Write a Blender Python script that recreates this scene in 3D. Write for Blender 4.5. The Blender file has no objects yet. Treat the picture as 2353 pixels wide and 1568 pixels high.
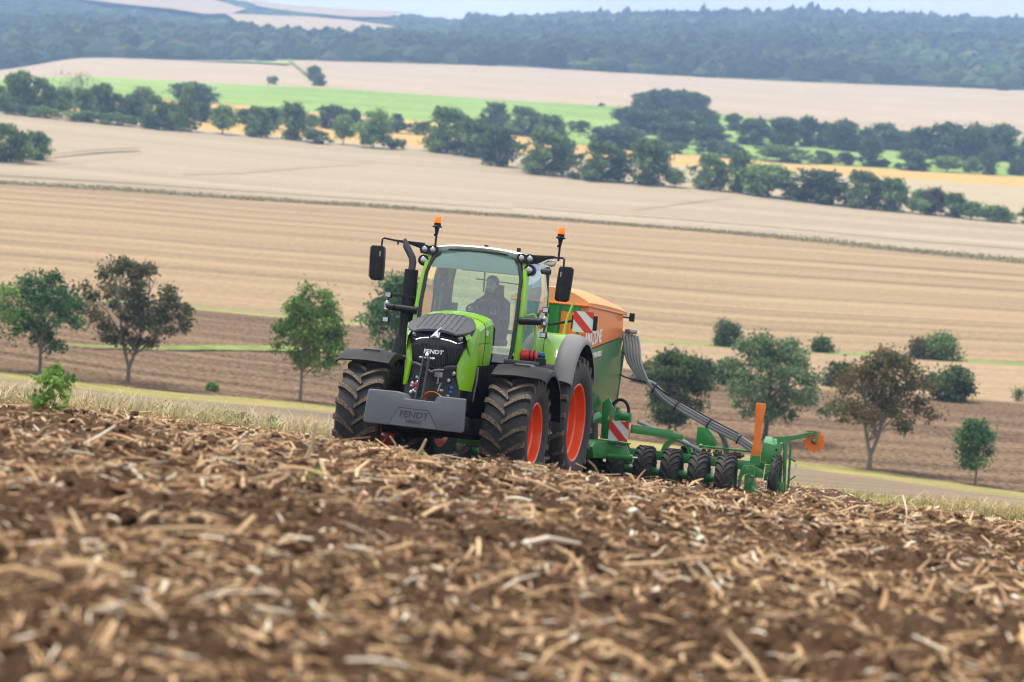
import bpy, bmesh, math, random
import numpy as np
from mathutils import Vector, Matrix

# ------------------------------------------------------------------ camera, sky, sun, exposure
scene = bpy.context.scene
COL = scene.collection
R = math.radians
IW, IH = 2353.0, 1568.0            # measuring frame of the survey
FPX = 85.0 / 36.0 * IW
PITCH, ROLL = math.atan((784 - 130) / FPX), R(5.3)
_f = np.array([0, math.cos(PITCH), -math.sin(PITCH)])
_u0 = np.cross([1.0, 0, 0], _f)
_r = math.cos(ROLL) * np.array([1.0, 0, 0]) + math.sin(ROLL) * _u0
_u = -math.sin(ROLL) * np.array([1.0, 0, 0]) + math.cos(ROLL) * _u0

cam_data = bpy.data.cameras.new('camera')
cam_data.lens = 85; cam_data.sensor_width = 36; cam_data.sensor_fit = 'HORIZONTAL'
cam_data.clip_start = 0.1; cam_data.clip_end = 20000
cam_data.dof.use_dof = True; cam_data.dof.focus_distance = 33.2; cam_data.dof.aperture_fstop = 1.9
cam = bpy.data.objects.new('camera', cam_data); COL.objects.link(cam)
cam.matrix_world = Matrix(((_r[0], _u[0], -_f[0], 0), (_r[1], _u[1], -_f[1], 0), (_r[2], _u[2], -_f[2], 0), (0, 0, 0, 1)))
scene.camera = cam

SUN_EL, SUN_AZ = R(67), R(-60)     # azimuth from +Y towards +X : veiled sun high on the left
world = bpy.data.worlds.new('World'); scene.world = world; world.use_nodes = True
wn, wl = world.node_tree.nodes, world.node_tree.links
wn.clear()
w_out = wn.new('ShaderNodeOutputWorld')
sky = wn.new('ShaderNodeTexSky'); sky.sky_type = 'NISHITA'; sky.sun_disc = False
sky.sun_elevation = SUN_EL; sky.sun_rotation = SUN_AZ; sky.air_density = 1.0; sky.dust_density = 2.0
bg_clear = wn.new('ShaderNodeBackground'); bg_clear.inputs['Strength'].default_value = 0.12
bg_cloud = wn.new('ShaderNodeBackground'); bg_cloud.inputs['Strength'].default_value = 0.88
wmix = wn.new('ShaderNodeMixShader')
tc = wn.new('ShaderNodeTexCoord'); mp = wn.new('ShaderNodeMapping'); mp.inputs['Scale'].default_value = (2.2, 2.2, 9.0)
nz = wn.new('ShaderNodeTexNoise'); nz.inputs['Scale'].default_value = 2.6; nz.inputs['Detail'].default_value = 6; nz.inputs['Roughness'].default_value = .55
ramp = wn.new('ShaderNodeValToRGB'); ramp.color_ramp.elements[0].position = .30; ramp.color_ramp.elements[1].position = .58
ramp.color_ramp.elements[0].color = (.82, .82, .82, 1)
nz2 = wn.new('ShaderNodeTexNoise'); nz2.inputs['Scale'].default_value = 4.5; nz2.inputs['Detail'].default_value = 5
ramp2 = wn.new('ShaderNodeValToRGB')
ramp2.color_ramp.elements[0].position = .3; ramp2.color_ramp.elements[0].color = (.85, .885, .93, 1)
ramp2.color_ramp.elements[1].position = .7; ramp2.color_ramp.elements[1].color = (.97, .98, 1, 1)
wl.new(tc.outputs['Generated'], mp.inputs['Vector']); wl.new(mp.outputs[0], nz.inputs['Vector']); wl.new(mp.outputs[0], nz2.inputs['Vector'])
wl.new(nz.outputs['Fac'], ramp.inputs[0]); wl.new(nz2.outputs['Fac'], ramp2.inputs[0])
wl.new(ramp2.outputs[0], bg_cloud.inputs['Color']); wl.new(sky.outputs[0], bg_clear.inputs['Color'])
wl.new(ramp.outputs[0], wmix.inputs[0]); wl.new(bg_clear.outputs[0], wmix.inputs[1]); wl.new(bg_cloud.outputs[0], wmix.inputs[2])
wl.new(wmix.outputs[0], w_out.inputs['Surface'])

sun_data = bpy.data.lights.new('sun', 'SUN'); sun_data.energy = 3.2; sun_data.angle = R(24); sun_data.color = (1, .95, .87)
sun = bpy.data.objects.new('sun', sun_data); COL.objects.link(sun)
sd = Vector((math.sin(SUN_AZ) * math.cos(SUN_EL), math.cos(SUN_AZ) * math.cos(SUN_EL), math.sin(SUN_EL)))
sun.rotation_euler = (-sd).to_track_quat('-Z', 'Y').to_euler(); sun.location = (0, 0, 60)

scene.view_settings.view_transform = 'Standard'; scene.view_settings.look = 'None'
scene.view_settings.exposure = 0.60; scene.view_settings.gamma = 1
cy = scene.cycles
cy.use_denoising = True
try: cy.denoiser = 'OPENIMAGEDENOISE'
except Exception: pass
cy.max_bounces = 8; cy.diffuse_bounces = 3; cy.glossy_bounces = 3; cy.transparent_max_bounces = 16; cy.volume_bounces = 1
cy.use_adaptive_sampling = True; cy.adaptive_threshold = 0.01; cy.filter_width = 1.15

# ------------------------------------------------------------------ helpers
rng = np.random.default_rng(7)
HAZE = 2.8e-4

def ray(x, y): return _f + _r * ((x - IW / 2) / FPX) - _u * ((y - IH / 2) / FPX)
def azt(x, y):
    v = ray(x, y); h = math.hypot(v[0], v[1]); return math.atan2(v[0], v[1]), -v[2] / h
def at(x, y, d):
    a, t = azt(x, y); return Vector((d * math.sin(a), d * math.cos(a), -t * d))

def tag(o, label=None, cat=None, group=None, kind=None):
    if label: o['label'] = label
    if cat: o['category'] = cat
    if group: o['group'] = group
    if kind: o['kind'] = kind
    return o

def empty(name, M=None, parent=None):
    o = bpy.data.objects.new(name, None); o.empty_display_size = .2; COL.objects.link(o)
    if parent: o.parent = parent
    if M is not None: o.matrix_local = M
    return o

def link(name, me, parent=None, M=None):
    o = bpy.data.objects.new(name, me); COL.objects.link(o)
    if parent: o.parent = parent
    if M is not None: o.matrix_local = M
    return o

def np_mesh(name, V, faces_list, mats=(), smooth=False, attr=None, mi=None):
    """V (n,3); faces_list: list of (m,k) int arrays"""
    me = bpy.data.meshes.new(name)
    V = np.ascontiguousarray(V, dtype=np.float32)
    me.vertices.add(len(V)); me.vertices.foreach_set('co', V.ravel())
    loops = np.concatenate([f.ravel() for f in faces_list]).astype(np.int32)
    tot = np.concatenate([np.full(len(f), f.shape[1], np.int32) for f in faces_list])
    start = np.concatenate([[0], np.cumsum(tot)[:-1]]).astype(np.int32)
    me.loops.add(len(loops)); me.loops.foreach_set('vertex_index', loops)
    me.polygons.add(len(tot)); me.polygons.foreach_set('loop_start', start); me.polygons.foreach_set('loop_total', tot)
    if mi is not None: me.polygons.foreach_set('material_index', np.asarray(mi, np.int32))
    me.polygons.foreach_set('use_smooth', np.full(len(tot), bool(smooth)))
    if attr is not None:
        a = me.color_attributes.new('tint', 'FLOAT_COLOR', 'POINT')
        c = np.ones((len(V), 4), np.float32); c[:, :3] = attr; a.data.foreach_set('color', c.ravel())
    for m in mats: me.materials.append(m)
    me.update(calc_edges=True); me.validate()
    return me

class MB:
    def __init__(s): s.v = []; s.f = []; s.m = []
    def add(s, vs, fs, mi=0, M=None):
        b = len(s.v)
        s.v += [tuple(M @ Vector(v)) if M is not None else tuple(v) for v in vs]
        s.f += [tuple(i + b for i in f) for f in fs]
        s.m += list(mi) if isinstance(mi, (list, tuple)) else [mi] * len(fs)
        return s
    def box(s, x0, x1, y0, y1, z0, z1, mi=0, M=None):
        v = [(x0, y0, z0), (x1, y0, z0), (x1, y1, z0), (x0, y1, z0), (x0, y0, z1), (x1, y0, z1), (x1, y1, z1), (x0, y1, z1)]
        return s.add(v, [(3, 2, 1, 0), (4, 5, 6, 7), (0, 1, 5, 4), (1, 2, 6, 5), (2, 3, 7, 6), (3, 0, 4, 7)], mi, M)
    def prism(s, pts, ax, a, b, mi=0, M=None):
        """2-D outline extruded along axis ax (0,1,2) from a to b"""
        n = len(pts)
        def P(p, h):
            q = list(p); q.insert(ax, h); return tuple(q)
        v = [P(p, a) for p in pts] + [P(p, b) for p in pts]
        fs = [tuple(range(n - 1, -1, -1)), tuple(range(n, 2 * n))] + [(i, (i + 1) % n, n + (i + 1) % n, n + i) for i in range(n)]
        return s.add(v, fs, mi, M)
    def loft(s, rings, closed=True, caps=True, mi=0, M=None):
        n = len(rings[0]); v = [p for r in rings for p in r]; fs = []
        for k in range(len(rings) - 1):
            for i in range(n if closed else n - 1):
                j = (i + 1) % n; fs.append((k * n + i, k * n + j, (k + 1) * n + j, (k + 1) * n + i))
        if closed and caps:
            fs.append(tuple(range(n - 1, -1, -1))); b = (len(rings) - 1) * n; fs.append(tuple(range(b, b + n)))
        return s.add(v, fs, mi, M)
    def tube(s, path, r, n=8, mi=0, M=None, caps=True):
        path = [Vector(p) for p in path]; rs = r if isinstance(r, (list, tuple)) else [r] * len(path); rings = []
        up = None
        for i, p in enumerate(path):
            t = (path[min(i + 1, len(path) - 1)] - path[max(i - 1, 0)]).normalized()
            if up is None: up = t.orthogonal().normalized()
            up = (up - t * up.dot(t)); up = up.normalized() if up.length > 1e-6 else t.orthogonal().normalized()
            w = t.cross(up)
            rings.append([tuple(p + (up * math.cos(2 * math.pi * k / n) + w * math.sin(2 * math.pi * k / n)) * rs[i]) for k in range(n)])
        return s.loft(rings, True, caps, mi, M)
    def bar(s, a, b, w, h, mi=0, M=None, up=(0, 0, 1)):
        a, b = Vector(a), Vector(b); t = (b - a).normalized(); u = Vector(up); u = (u - t * u.dot(t)).normalized(); q = t.cross(u)
        rings = [[tuple(p + q * sx * w / 2 + u * sz * h / 2) for sx, sz in ((-1, -1), (1, -1), (1, 1), (-1, 1))] for p in (a, b)]
        return s.loft(rings, True, True, mi, M)
    def lathe(s, prof, n=32, axis='y', c=(0, 0, 0), mi=0, M=None, closed=False):
        """prof: list of (radius, height along axis)"""
        rings = []
        for k in range(n):
            a = 2 * math.pi * k / n; ca, sa = math.cos(a), math.sin(a)
            ring = []
            for r, h in prof:
                if axis == 'y': p = (c[0] + r * ca, c[1] + h, c[2] + r * sa)
                elif axis == 'z': p = (c[0] + r * ca, c[1] + r * sa, c[2] + h)
                else: p = (c[0] + h, c[1] + r * ca, c[2] + r * sa)
                ring.append(p)
            rings.append(ring)
        m = len(prof); v = [p for r_ in rings for p in r_]; fs = []
        for k in range(n):
            k2 = (k + 1) % n
            for i in range(m if closed else m - 1):
                j = (i + 1) % m; fs.append((k * m + i, k * m + j, k2 * m + j, k2 * m + i))
        return s.add(v, fs, mi, M)
    def sphere(s, c, r, n=12, sc=(1, 1, 1), mi=0, M=None):
        prof = [(max(1e-4, math.sin(math.pi * i / (n // 2))) * 1, -math.cos(math.pi * i / (n // 2))) for i in range(n // 2 + 1)]
        b = MB().lathe(prof, n, 'z'); v = [(c[0] + p[0] * r * sc[0], c[1] + p[1] * r * sc[1], c[2] + p[2] * r * sc[2]) for p in b.v]
        return s.add(v, b.f, mi, M)
    def mesh(s, name, mats, bevel=0, seg=2, smooth=40, weld=True):
        me = bpy.data.meshes.new(name); me.from_pydata(s.v, [], s.f)
        for p, i in zip(me.polygons, s.m): p.material_index = i
        bm = bmesh.new(); bm.from_mesh(me)
        if weld: bmesh.ops.remove_doubles(bm, verts=bm.verts, dist=1e-5)
        bmesh.ops.recalc_face_normals(bm, faces=bm.faces)
        if bevel > 0:
            es = [e for e in bm.edges if len(e.link_faces) == 2 and e.calc_face_angle(0) > R(28)]
            bmesh.ops.bevel(bm, geom=es, offset=bevel, segments=seg, affect='EDGES', clamp_overlap=True, profile=.6)
        bm.to_mesh(me); bm.free()
        for p in me.polygons: p.use_smooth = True
        me.set_sharp_from_angle(angle=R(smooth))
        for m_ in (mats if isinstance(mats, (list, tuple)) else [mats]): me.materials.append(m_)
        return me
    def build(s, name, mats, parent=None, bevel=0, seg=2, smooth=40, M=None):
        return link(name, s.mesh(name, mats, bevel, seg, smooth), parent, M)

def copy_tree(o, parent=None):
    c = o.copy(); COL.objects.link(c)
    if parent is not None: c.parent = parent
    for ch in list(o.children):
        copy_tree(ch, c)
    return c

def text_mesh(txt, size, depth, mat, shear=0.0, weight=0.0, name='lettering', sx=1.0):
    cu = bpy.data.curves.new(name, 'FONT'); cu.body = txt; cu.size = size; cu.extrude = depth; cu.shear = shear; cu.offset = weight
    cu.align_x = 'CENTER'; cu.align_y = 'CENTER'; cu.resolution_u = 3
    o = bpy.data.objects.new(name, cu); COL.objects.link(o)
    bpy.context.view_layer.update()
    me = bpy.data.meshes.new_from_object(o.evaluated_get(bpy.context.evaluated_depsgraph_get()))
    bpy.data.objects.remove(o); bpy.data.curves.remove(cu)
    if sx != 1.0: me.transform(Matrix.Diagonal((sx, 1, 1, 1)))
    me.name = name; me.materials.clear(); me.materials.append(mat)
    return me

# ------------------------------------------------------------------ materials
def new_mat(name):
    m = bpy.data.materials.new(name); m.use_nodes = True; return m, m.node_tree.nodes, m.node_tree.links, m.node_tree.nodes['Principled BSDF']

def flat(name, col, rough=.5, metal=0, var=.12, scale=6.0, bump=0.0, coat=0.0, spec=.5, emit=0, dust=0.0, dustcol=(.30, .21, .13)):
    """paint/plastic/metal with slight tone variation, optional film of field dust"""
    m, n, l, b = new_mat(name)
    b.inputs['Roughness'].default_value = rough; b.inputs['Metallic'].default_value = metal
    b.inputs['Coat Weight'].default_value = coat; b.inputs['Specular IOR Level'].default_value = spec
    tcx = n.new('ShaderNodeTexCoord'); t = n.new('ShaderNodeTexNoise'); t.inputs['Scale'].default_value = scale; t.inputs['Detail'].default_value = 5
    l.new(tcx.outputs['Object'], t.inputs['Vector'])
    mx = n.new('ShaderNodeMix'); mx.data_type = 'RGBA'
    mx.inputs[6].default_value = (*[c * (1 - var) for c in col], 1); mx.inputs[7].default_value = (*[min(1, c * (1 + var)) for c in col], 1)
    l.new(t.outputs['Fac'], mx.inputs[0]); out = mx.outputs[2]
    if dust > 0:
        t2 = n.new('ShaderNodeTexNoise'); t2.inputs['Scale'].default_value = scale * 1.7; t2.inputs['Detail'].default_value = 8; t2.inputs['Roughness'].default_value = .7
        l.new(tcx.outputs['Object'], t2.inputs['Vector'])
        rp = n.new('ShaderNodeValToRGB'); rp.color_ramp.elements[0].position = .42; rp.color_ramp.elements[1].position = .75
        rp.color_ramp.elements[1].color = (dust, dust, dust, 1); l.new(t2.outputs['Fac'], rp.inputs[0])
        m2 = n.new('ShaderNodeMix'); m2.data_type = 'RGBA'; l.new(rp.outputs[0], m2.inputs[0]); l.new(out, m2.inputs[6]); m2.inputs[7].default_value = (*dustcol, 1); out = m2.outputs[2]
        mr = n.new('ShaderNodeMapRange'); mr.inputs['To Min'].default_value = rough; mr.inputs['To Max'].default_value = min(1, rough + .45)
        l.new(rp.outputs[0], mr.inputs[0]); l.new(mr.outputs[0], b.inputs['Roughness'])
    l.new(out, b.inputs['Base Color'])
    if bump > 0:
        t3 = n.new('ShaderNodeTexNoise'); t3.inputs['Scale'].default_value = scale * 8; l.new(tcx.outputs['Object'], t3.inputs['Vector'])
        bp = n.new('ShaderNodeBump'); bp.inputs['Strength'].default_value = bump; bp.inputs['Distance'].default_value = .01
        l.new(t3.outputs['Fac'], bp.inputs['Height']); l.new(bp.outputs[0], b.inputs['Normal'])
    if emit > 0:
        b.inputs['Emission Color'].default_value = (*col, 1); b.inputs['Emission Strength'].default_value = emit
    return m

def tint_mat(name, rough=.7, translucent=0.0, gain=1.0, spec=.3):
    """reads each leaf's or straw's own colour"""
    m, n, l, b = new_mat(name)
    a = n.new('ShaderNodeVertexColor'); a.layer_name = 'tint'
    oi = n.new('ShaderNodeObjectInfo'); hs = n.new('ShaderNodeHueSaturation')
    mr = n.new('ShaderNodeMapRange'); mr.inputs['To Min'].default_value = .82 * gain; mr.inputs['To Max'].default_value = 1.18 * gain
    l.new(oi.outputs['Random'], mr.inputs[0]); l.new(mr.outputs[0], hs.inputs['Value']); l.new(a.outputs['Color'], hs.inputs['Color'])
    l.new(hs.outputs[0], b.inputs['Base Color']); b.inputs['Roughness'].default_value = rough; b.inputs['Specular IOR Level'].default_value = spec
    if translucent > 0:
        tr = n.new('ShaderNodeBsdfTranslucent'); mxs = n.new('ShaderNodeMixShader'); mxs.inputs[0].default_value = translucent
        l.new(hs.outputs[0], tr.inputs['Color']); l.new(b.outputs[0], mxs.inputs[1]); l.new(tr.outputs[0], mxs.inputs[2])
        l.new(mxs.outputs[0], n['Material Output'].inputs['Surface'])
    return m

def field_mat(name, c1, c2, c3, along=(1, 0), s_row=(.02, .5), s_patch=.01, s_grain=3.0, bump=.0, rot=0.0, w_row=.5, w_grain=.35, sharp=.10, an=.2):
    """field surface: rows drawn out along the drilling direction, large patches, fine grain"""
    m, n, l, b = new_mat(name); b.inputs['Roughness'].default_value = .95; b.inputs['Specular IOR Level'].default_value = .1
    g = n.new('ShaderNodeNewGeometry'); mpn = n.new('ShaderNodeMapping'); mpn.inputs['Rotation'].default_value = (0, 0, rot)
    l.new(g.outputs['Position'], mpn.inputs['Vector'])
    mp2 = n.new('ShaderNodeMapping'); mp2.inputs['Scale'].default_value = (s_row[0], s_row[1], 0); l.new(mpn.outputs[0], mp2.inputs['Vector'])
    def noise(vec, sc, det=6, ro=.6):
        t = n.new('ShaderNodeTexNoise'); t.inputs['Scale'].default_value = sc; t.inputs['Detail'].default_value = det; t.inputs['Roughness'].default_value = ro
        l.new(vec, t.inputs['Vector']); return t.outputs['Fac']
    row = noise(mp2.outputs[0], 1.0, 7, .65); patch = noise(g.outputs['Position'], s_patch, 4); mp3 = n.new('ShaderNodeMapping'); mp3.inputs['Scale'].default_value = (1, an, 0); l.new(mpn.outputs[0], mp3.inputs['Vector']); grain = noise(mp3.outputs[0], s_grain, 6, .75)
    r1 = n.new('ShaderNodeValToRGB'); r1.color_ramp.elements[0].position = .5 - sharp; r1.color_ramp.elements[1].position = .5 + sharp
    r1.color_ramp.elements[0].color = (*c1, 1); r1.color_ramp.elements[1].color = (*c2, 1)
    mth = n.new('ShaderNodeMath'); mth.operation = 'MULTIPLY_ADD'; l.new(row, mth.inputs[0]); mth.inputs[1].default_value = w_row
    m2 = n.new('ShaderNodeMath'); m2.operation = 'MULTIPLY'; l.new(grain, m2.inputs[0]); m2.inputs[1].default_value = w_grain
    m3 = n.new('ShaderNodeMath'); m3.operation = 'MULTIPLY_ADD'; l.new(patch, m3.inputs[0]); m3.inputs[1].default_value = max(0, 1 - w_row - w_grain); l.new(m2.outputs[0], m3.inputs[2])
    l.new(m3.outputs[0], mth.inputs[2]); l.new(mth.outputs[0], r1.inputs[0])
    mx = n.new('ShaderNodeMix'); mx.data_type = 'RGBA'; rp = n.new('ShaderNodeValToRGB'); rp.color_ramp.elements[0].position = .5; rp.color_ramp.elements[1].position = .72
    rp.color_ramp.elements[1].color = (.6, .6, .6, 1)
    l.new(patch, rp.inputs[0]); l.new(rp.outputs[0], mx.inputs[0]); l.new(r1.outputs[0], mx.inputs[6]); mx.inputs[7].default_value = (*c3, 1)
    l.new(mx.outputs[2], b.inputs['Base Color'])
    if bump > 0:
        bp = n.new('ShaderNodeBump'); bp.inputs['Strength'].default_value = .9; bp.inputs['Distance'].default_value = bump
        l.new(mth.outputs[0], bp.inputs['Height']); l.new(bp.outputs[0], b.inputs['Normal'])
    return m

GREEN = (.225, .51, .008)          # light tractor green
M = {}
M['green'] = flat('tractor_green_paint', GREEN, .24, 0, .06, 3, coat=.5, dust=.13, dustcol=(.36, .34, .16))
M['black'] = flat('black_plastic', (.012, .0125, .014), .5, 0, .2, 8, dust=.07, spec=.22)
M['grey'] = flat('dark_grey_plastic', (.048, .050, .056), .48, 0, .1, 8)
M['grille'] = flat('grille_plastic', (.016, .017, .02), .38, 0, .2, 8)
M['weight'] = flat('cast_weight_paint', (.125, .135, .15), .42, 0, .12, 5, bump=.05)
M['fender'] = flat('grey_fender_plastic', (.20, .198, .195), .5, 0, .08, 6, dust=.12)
M['white'] = flat('white_paint', (.82, .82, .8), .3, 0, .03, 3, coat=.3)
M['rim'] = flat('orange_red_wheel_paint', (.84, .085, .010), .3, 0, .08, 4, coat=.3, dust=.12)
M['rubber'] = flat('tyre_rubber', (.020, .021, .023), .7, 0, .25, 9, bump=.1, dust=.5, dustcol=(.095, .075, .058))
M['lug'] = flat('dusty_lug_rubber', (.045, .036, .03), .85, 0, .3, 22, bump=.2, dust=1.0, dustcol=(.33, .21, .115))
M['chrome'] = flat('bright_metal', (.75, .76, .78), .2, 1, .05, 10)
M['steel'] = flat('worn_steel', (.32, .32, .33), .35, 1, .15, 12)
M['lens'] = flat('lamp_lens', (.42, .44, .42), .12, .7, .75, 45)
M['drl'] = flat('lit_lamp_strip', (1, .97, .9), .3, 0, 0, 1, emit=.9)
M['amber'] = flat('amber_beacon', (.95, .22, .005), .25, 0, .15, 30, emit=.25)
M['red'] = flat('red_canister', (.62, .02, .015), .35, 0, .1, 5)
M['redfilm'] = flat('red_reflective_film', (.68, .035, .02), .4, 0, .05, 5, dust=.1)
M['whitefilm'] = flat('white_reflective_film', (.75, .75, .75), .4, 0, .04, 5, dust=.12)
M['blue'] = flat('blue_cap', (.02, .12, .45), .4)
M['magenta'] = flat('magenta_cap', (.5, .03, .15), .4)
M['yellow'] = flat('yellow_guard', (.72, .30, .03), .45, 0, .1, 6)
M['seedgreen'] = flat('seeder_green_paint', (.021, .225, .040), .28, 0, .14, 4, coat=.4, dust=.22, dustcol=(.22, .19, .10))
M['hopgreen'] = flat('hopper_green_paint', (.012, .135, .022), .38, 0, .10, 3, coat=.1)
M['orange'] = flat('seeder_orange', (.85, .20, .012), .35, 0, .05, 3, coat=.2)
M['tarp'] = flat('orange_tarpaulin', (.78, .30, .10), .6, 0, .06, 3, bump=.1)
M['hose'] = flat('grey_ribbed_hose', (.30, .305, .31), .45, 0, .12, 30)
M['dirt'] = flat('clinging_soil', (.10, .065, .04), .95, 0, .4, 20, bump=.5)
M['cloth'] = flat('black_jacket', (.034, .038, .044), .85, 0, .25, 14)
M['skin'] = flat('skin', (.66, .44, .34), .55, 0, .08, 12)
M['hair'] = flat('dark_hair', (.02, .016, .014), .6, 0, .3, 20)
M['seat'] = flat('seat_fabric', (.03, .033, .036), .9, 0, .2, 14)
M['lining'] = flat('pale_headlining', (.34, .35, .34), .9)
M['band'] = flat('painted_sky_reflection', (.36, .47, .46), .35, 0, .1, 4)  # pale teal sky reflection put into a plain surface colour
M['piping'] = flat('reflective_piping', (.5, .52, .55), .4)
M['bark'] = flat('bark', (.13, .10, .075), .95, 0, .35, 7, bump=.6)
M['greybark'] = flat('grey_bark', (.19, .165, .14), .95, 0, .3, 7, bump=.6)
M['leaf'] = tint_mat('leaf', .6, .35, gain=1.35)
M['straw'] = tint_mat('straw', .75, .12)
M['clod'] = tint_mat('soil_clod', .97, 0, spec=.1)

def glass_mat(name, tint, rough=.02, haze=.05):
    m, n, l, b = new_mat(name); n.remove(b)
    tr = n.new('ShaderNodeBsdfTransparent'); tr.inputs['Color'].default_value = (*tint, 1)
    gl = n.new('ShaderNodeBsdfGlossy'); gl.inputs['Roughness'].default_value = rough; gl.inputs['Color'].default_value = (1, 1, 1, 1)
    df = n.new('ShaderNodeBsdfDiffuse'); df.inputs['Color'].default_value = (.6, .68, .66, 1)
    fr = n.new('ShaderNodeFresnel'); fr.inputs['IOR'].default_value = 1.6
    mr = n.new('ShaderNodeMath'); mr.operation = 'MULTIPLY_ADD'; mr.inputs[1].default_value = 1.9; mr.inputs[2].default_value = .03; mr.use_clamp = True
    l.new(fr.outputs[0], mr.inputs[0])
    m1 = n.new('ShaderNodeMixShader'); m1.inputs[0].default_value = haze; l.new(tr.outputs[0], m1.inputs[1]); l.new(df.outputs[0], m1.inputs[2])
    m2 = n.new('ShaderNodeMixShader'); l.new(mr.outputs[0], m2.inputs[0]); l.new(m1.outputs[0], m2.inputs[1]); l.new(gl.outputs[0], m2.inputs[2])
    l.new(m2.outputs[0], n['Material Output'].inputs['Surface'])
    return m
M['glass'] = glass_mat('tinted_windscreen_glass', (.72, .95, .81), haze=.022)

# ------------------------------------------------------------------ terrain : surveyed contour lines, each (x, y in the survey frame, distance in metres)
K1 = [(-400, 905, 37), (0, 936, 38), (350, 966, 42), (700, 1004, 48), (1180, 1066, 62), (1850, 1150, 58), (2100, 1172, 52), (2353, 1201, 48), (2800, 1250, 46)]
K2 = [(-400, 878, 47), (0, 905, 48), (300, 928, 54), (700, 984, 62), (1180, 1040, 74), (1850, 1125, 72), (2100, 1147, 66), (2353, 1172, 62), (2800, 1222, 58)]
K3 = [(-400, 815, 98), (0, 869, 100), (358, 915, 104), (752, 944, 108), (1180, 995, 112), (1826, 1075, 112), (2000, 1097, 110), (2353, 1145, 106), (2800, 1200, 100)]
K4 = [(-400, 802, 107), (0, 854, 109), (358, 898, 112), (752, 930, 116), (1180, 980, 120), (1826, 1060, 120), (2000, 1080, 118), (2353, 1133, 114), (2800, 1190, 108)]
K5 = [(-400, 640, 196), (0, 674, 192), (458, 713, 190), (800, 745, 188), (1400, 840, 178), (1623, 880, 172), (2248, 917, 174), (2353, 927, 174), (2800, 960, 174)]
K5b = [(-400, 638, 197), (0, 672, 193), (458, 711, 191), (800, 741, 190), (1466, 786, 208), (1722, 803, 212), (2227, 833, 212), (2353, 842, 212), (2800, 872, 212)]
K6 = [(-400, 634, 201), (0, 668, 197), (458, 706, 195), (800, 736, 194), (1466, 781, 213), (1722, 797, 217), (2227, 826, 217), (2353, 834, 217), (2800, 864, 217)]
K7 = [(-400, 398, 385), (0, 424, 380), (280, 441, 380), (560, 461, 385), (850, 477, 388), (1176, 500, 388), (1471, 522, 388), (1766, 547, 384), (2056, 578, 376), (2353, 607, 372), (2800, 650, 366)]
K7b = [(-400, 393, 391), (0, 418, 387), (280, 435, 387), (560, 455, 391), (850, 471, 394), (1176, 494, 394), (1471, 516, 395), (1766, 539, 392), (2056, 569, 384), (2353, 598, 380), (2800, 640, 374)]
K8 = [(-400, 232, 560), (0, 260, 560), (300, 288, 560), (500, 307, 560), (750, 330, 562), (975, 347, 560), (1100, 366, 545), (1176, 382, 530), (1326, 407, 515), (1576, 431, 505), (1801, 456, 505), (2076, 488, 500), (2353, 515, 495), (2800, 560, 485)]
K8b = [(-400, 228, 572), (0, 256, 572), (300, 283, 573), (500, 301, 574), (750, 322, 577), (975, 338, 577), (1176, 352, 590), (1526, 380, 600), (1876, 400, 600), (2353, 430, 595), (2800, 460, 590)]
K9 = [(-400, 182, 730), (0, 207, 730), (500, 236, 725), (750, 261, 722), (1000, 281, 715), (1306, 330, 690), (1526, 352, 680), (1876, 378, 680), (2353, 407, 675), (2800, 435, 670)]
K10 = [(-400, 172, 930), (0, 182, 930), (210, 176, 940), (500, 192, 930), (750, 203, 930), (1176, 232, 930), (1426, 245, 930), (1646, 261, 930), (2116, 312, 900), (2353, 326, 890), (2800, 350, 880)]
K11 = [(-400, 190, 1250), (0, 162, 1280), (190, 131, 1320), (450, 140, 1320), (665, 138, 1330), (1176, 153, 1340), (1476, 170, 1340), (1776, 186, 1340), (2353, 208, 1340), (2800, 225, 1340)]
K12 = [(-400, -60, 3100), (0, -30, 3000), (300, -18, 3000), (540, 4, 3000), (645, 19, 2950), (725, 24, 2900), (875, 38, 2850), (915, 36, 2800), (1000, 44, 2750), (1100, 52, 2700), (1176, 54, 2650), (1326, 46, 2600), (1476, 47, 2600), (1626, 41, 2600), (1851, 38, 2600), (2026, 46, 2600), (2176, 53, 2600), (2353, 60, 2600), (2800, 70, 2600)]
AZ = np.radians(np.linspace(-26, 26, 361))

def curve(K):
    P = sorted((*azt(x, y), d) for x, y, d in K)
    a = np.array([p[0] for p in P])
    t = np.interp(AZ, a, [p[1] for p in P]); d = np.interp(AZ, a, [p[2] for p in P])
    ker = np.ones(7) / 7
    sm = lambda q: np.convolve(np.pad(q, 3, mode='edge'), ker, 'valid')
    return sm(t), sm(d)
CURV = {}
for nm in 'K1 K2 K3 K4 K5 K5b K6 K7 K7b K8 K8b K9 K10 K11 K12'.split(): CURV[nm] = curve(globals()[nm])

def vnoise(x, y, seed=0):
    xi = np.floor(x).astype(np.int64); yi = np.floor(y).astype(np.int64); fx = x - xi; fy = y - yi
    fx = fx * fx * (3 - 2 * fx); fy = fy * fy * (3 - 2 * fy)
    def h(a, b):
        q = (a * 374761393 + b * 668265263 + seed * 982451653) & 0x7fffffff
        q = ((q ^ (q >> 13)) * 1274126177) & 0x7fffffff
        return ((q ^ (q >> 16)) & 0xffff) / 65535.0
    return (h(xi, yi) * (1 - fx) + h(xi + 1, yi) * fx) * (1 - fy) + (h(xi, yi + 1) * (1 - fx) + h(xi + 1, yi + 1) * fx) * fy
def fbm(x, y, f, o=4, seed=0, g=.5):
    s = 0; a = 1; n = 0
    for k in range(o):
        s = s + a * vnoise(x * f, y * f, seed + k * 17); n += a; a *= g; f *= 2.03
    return s / n - .5

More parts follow.
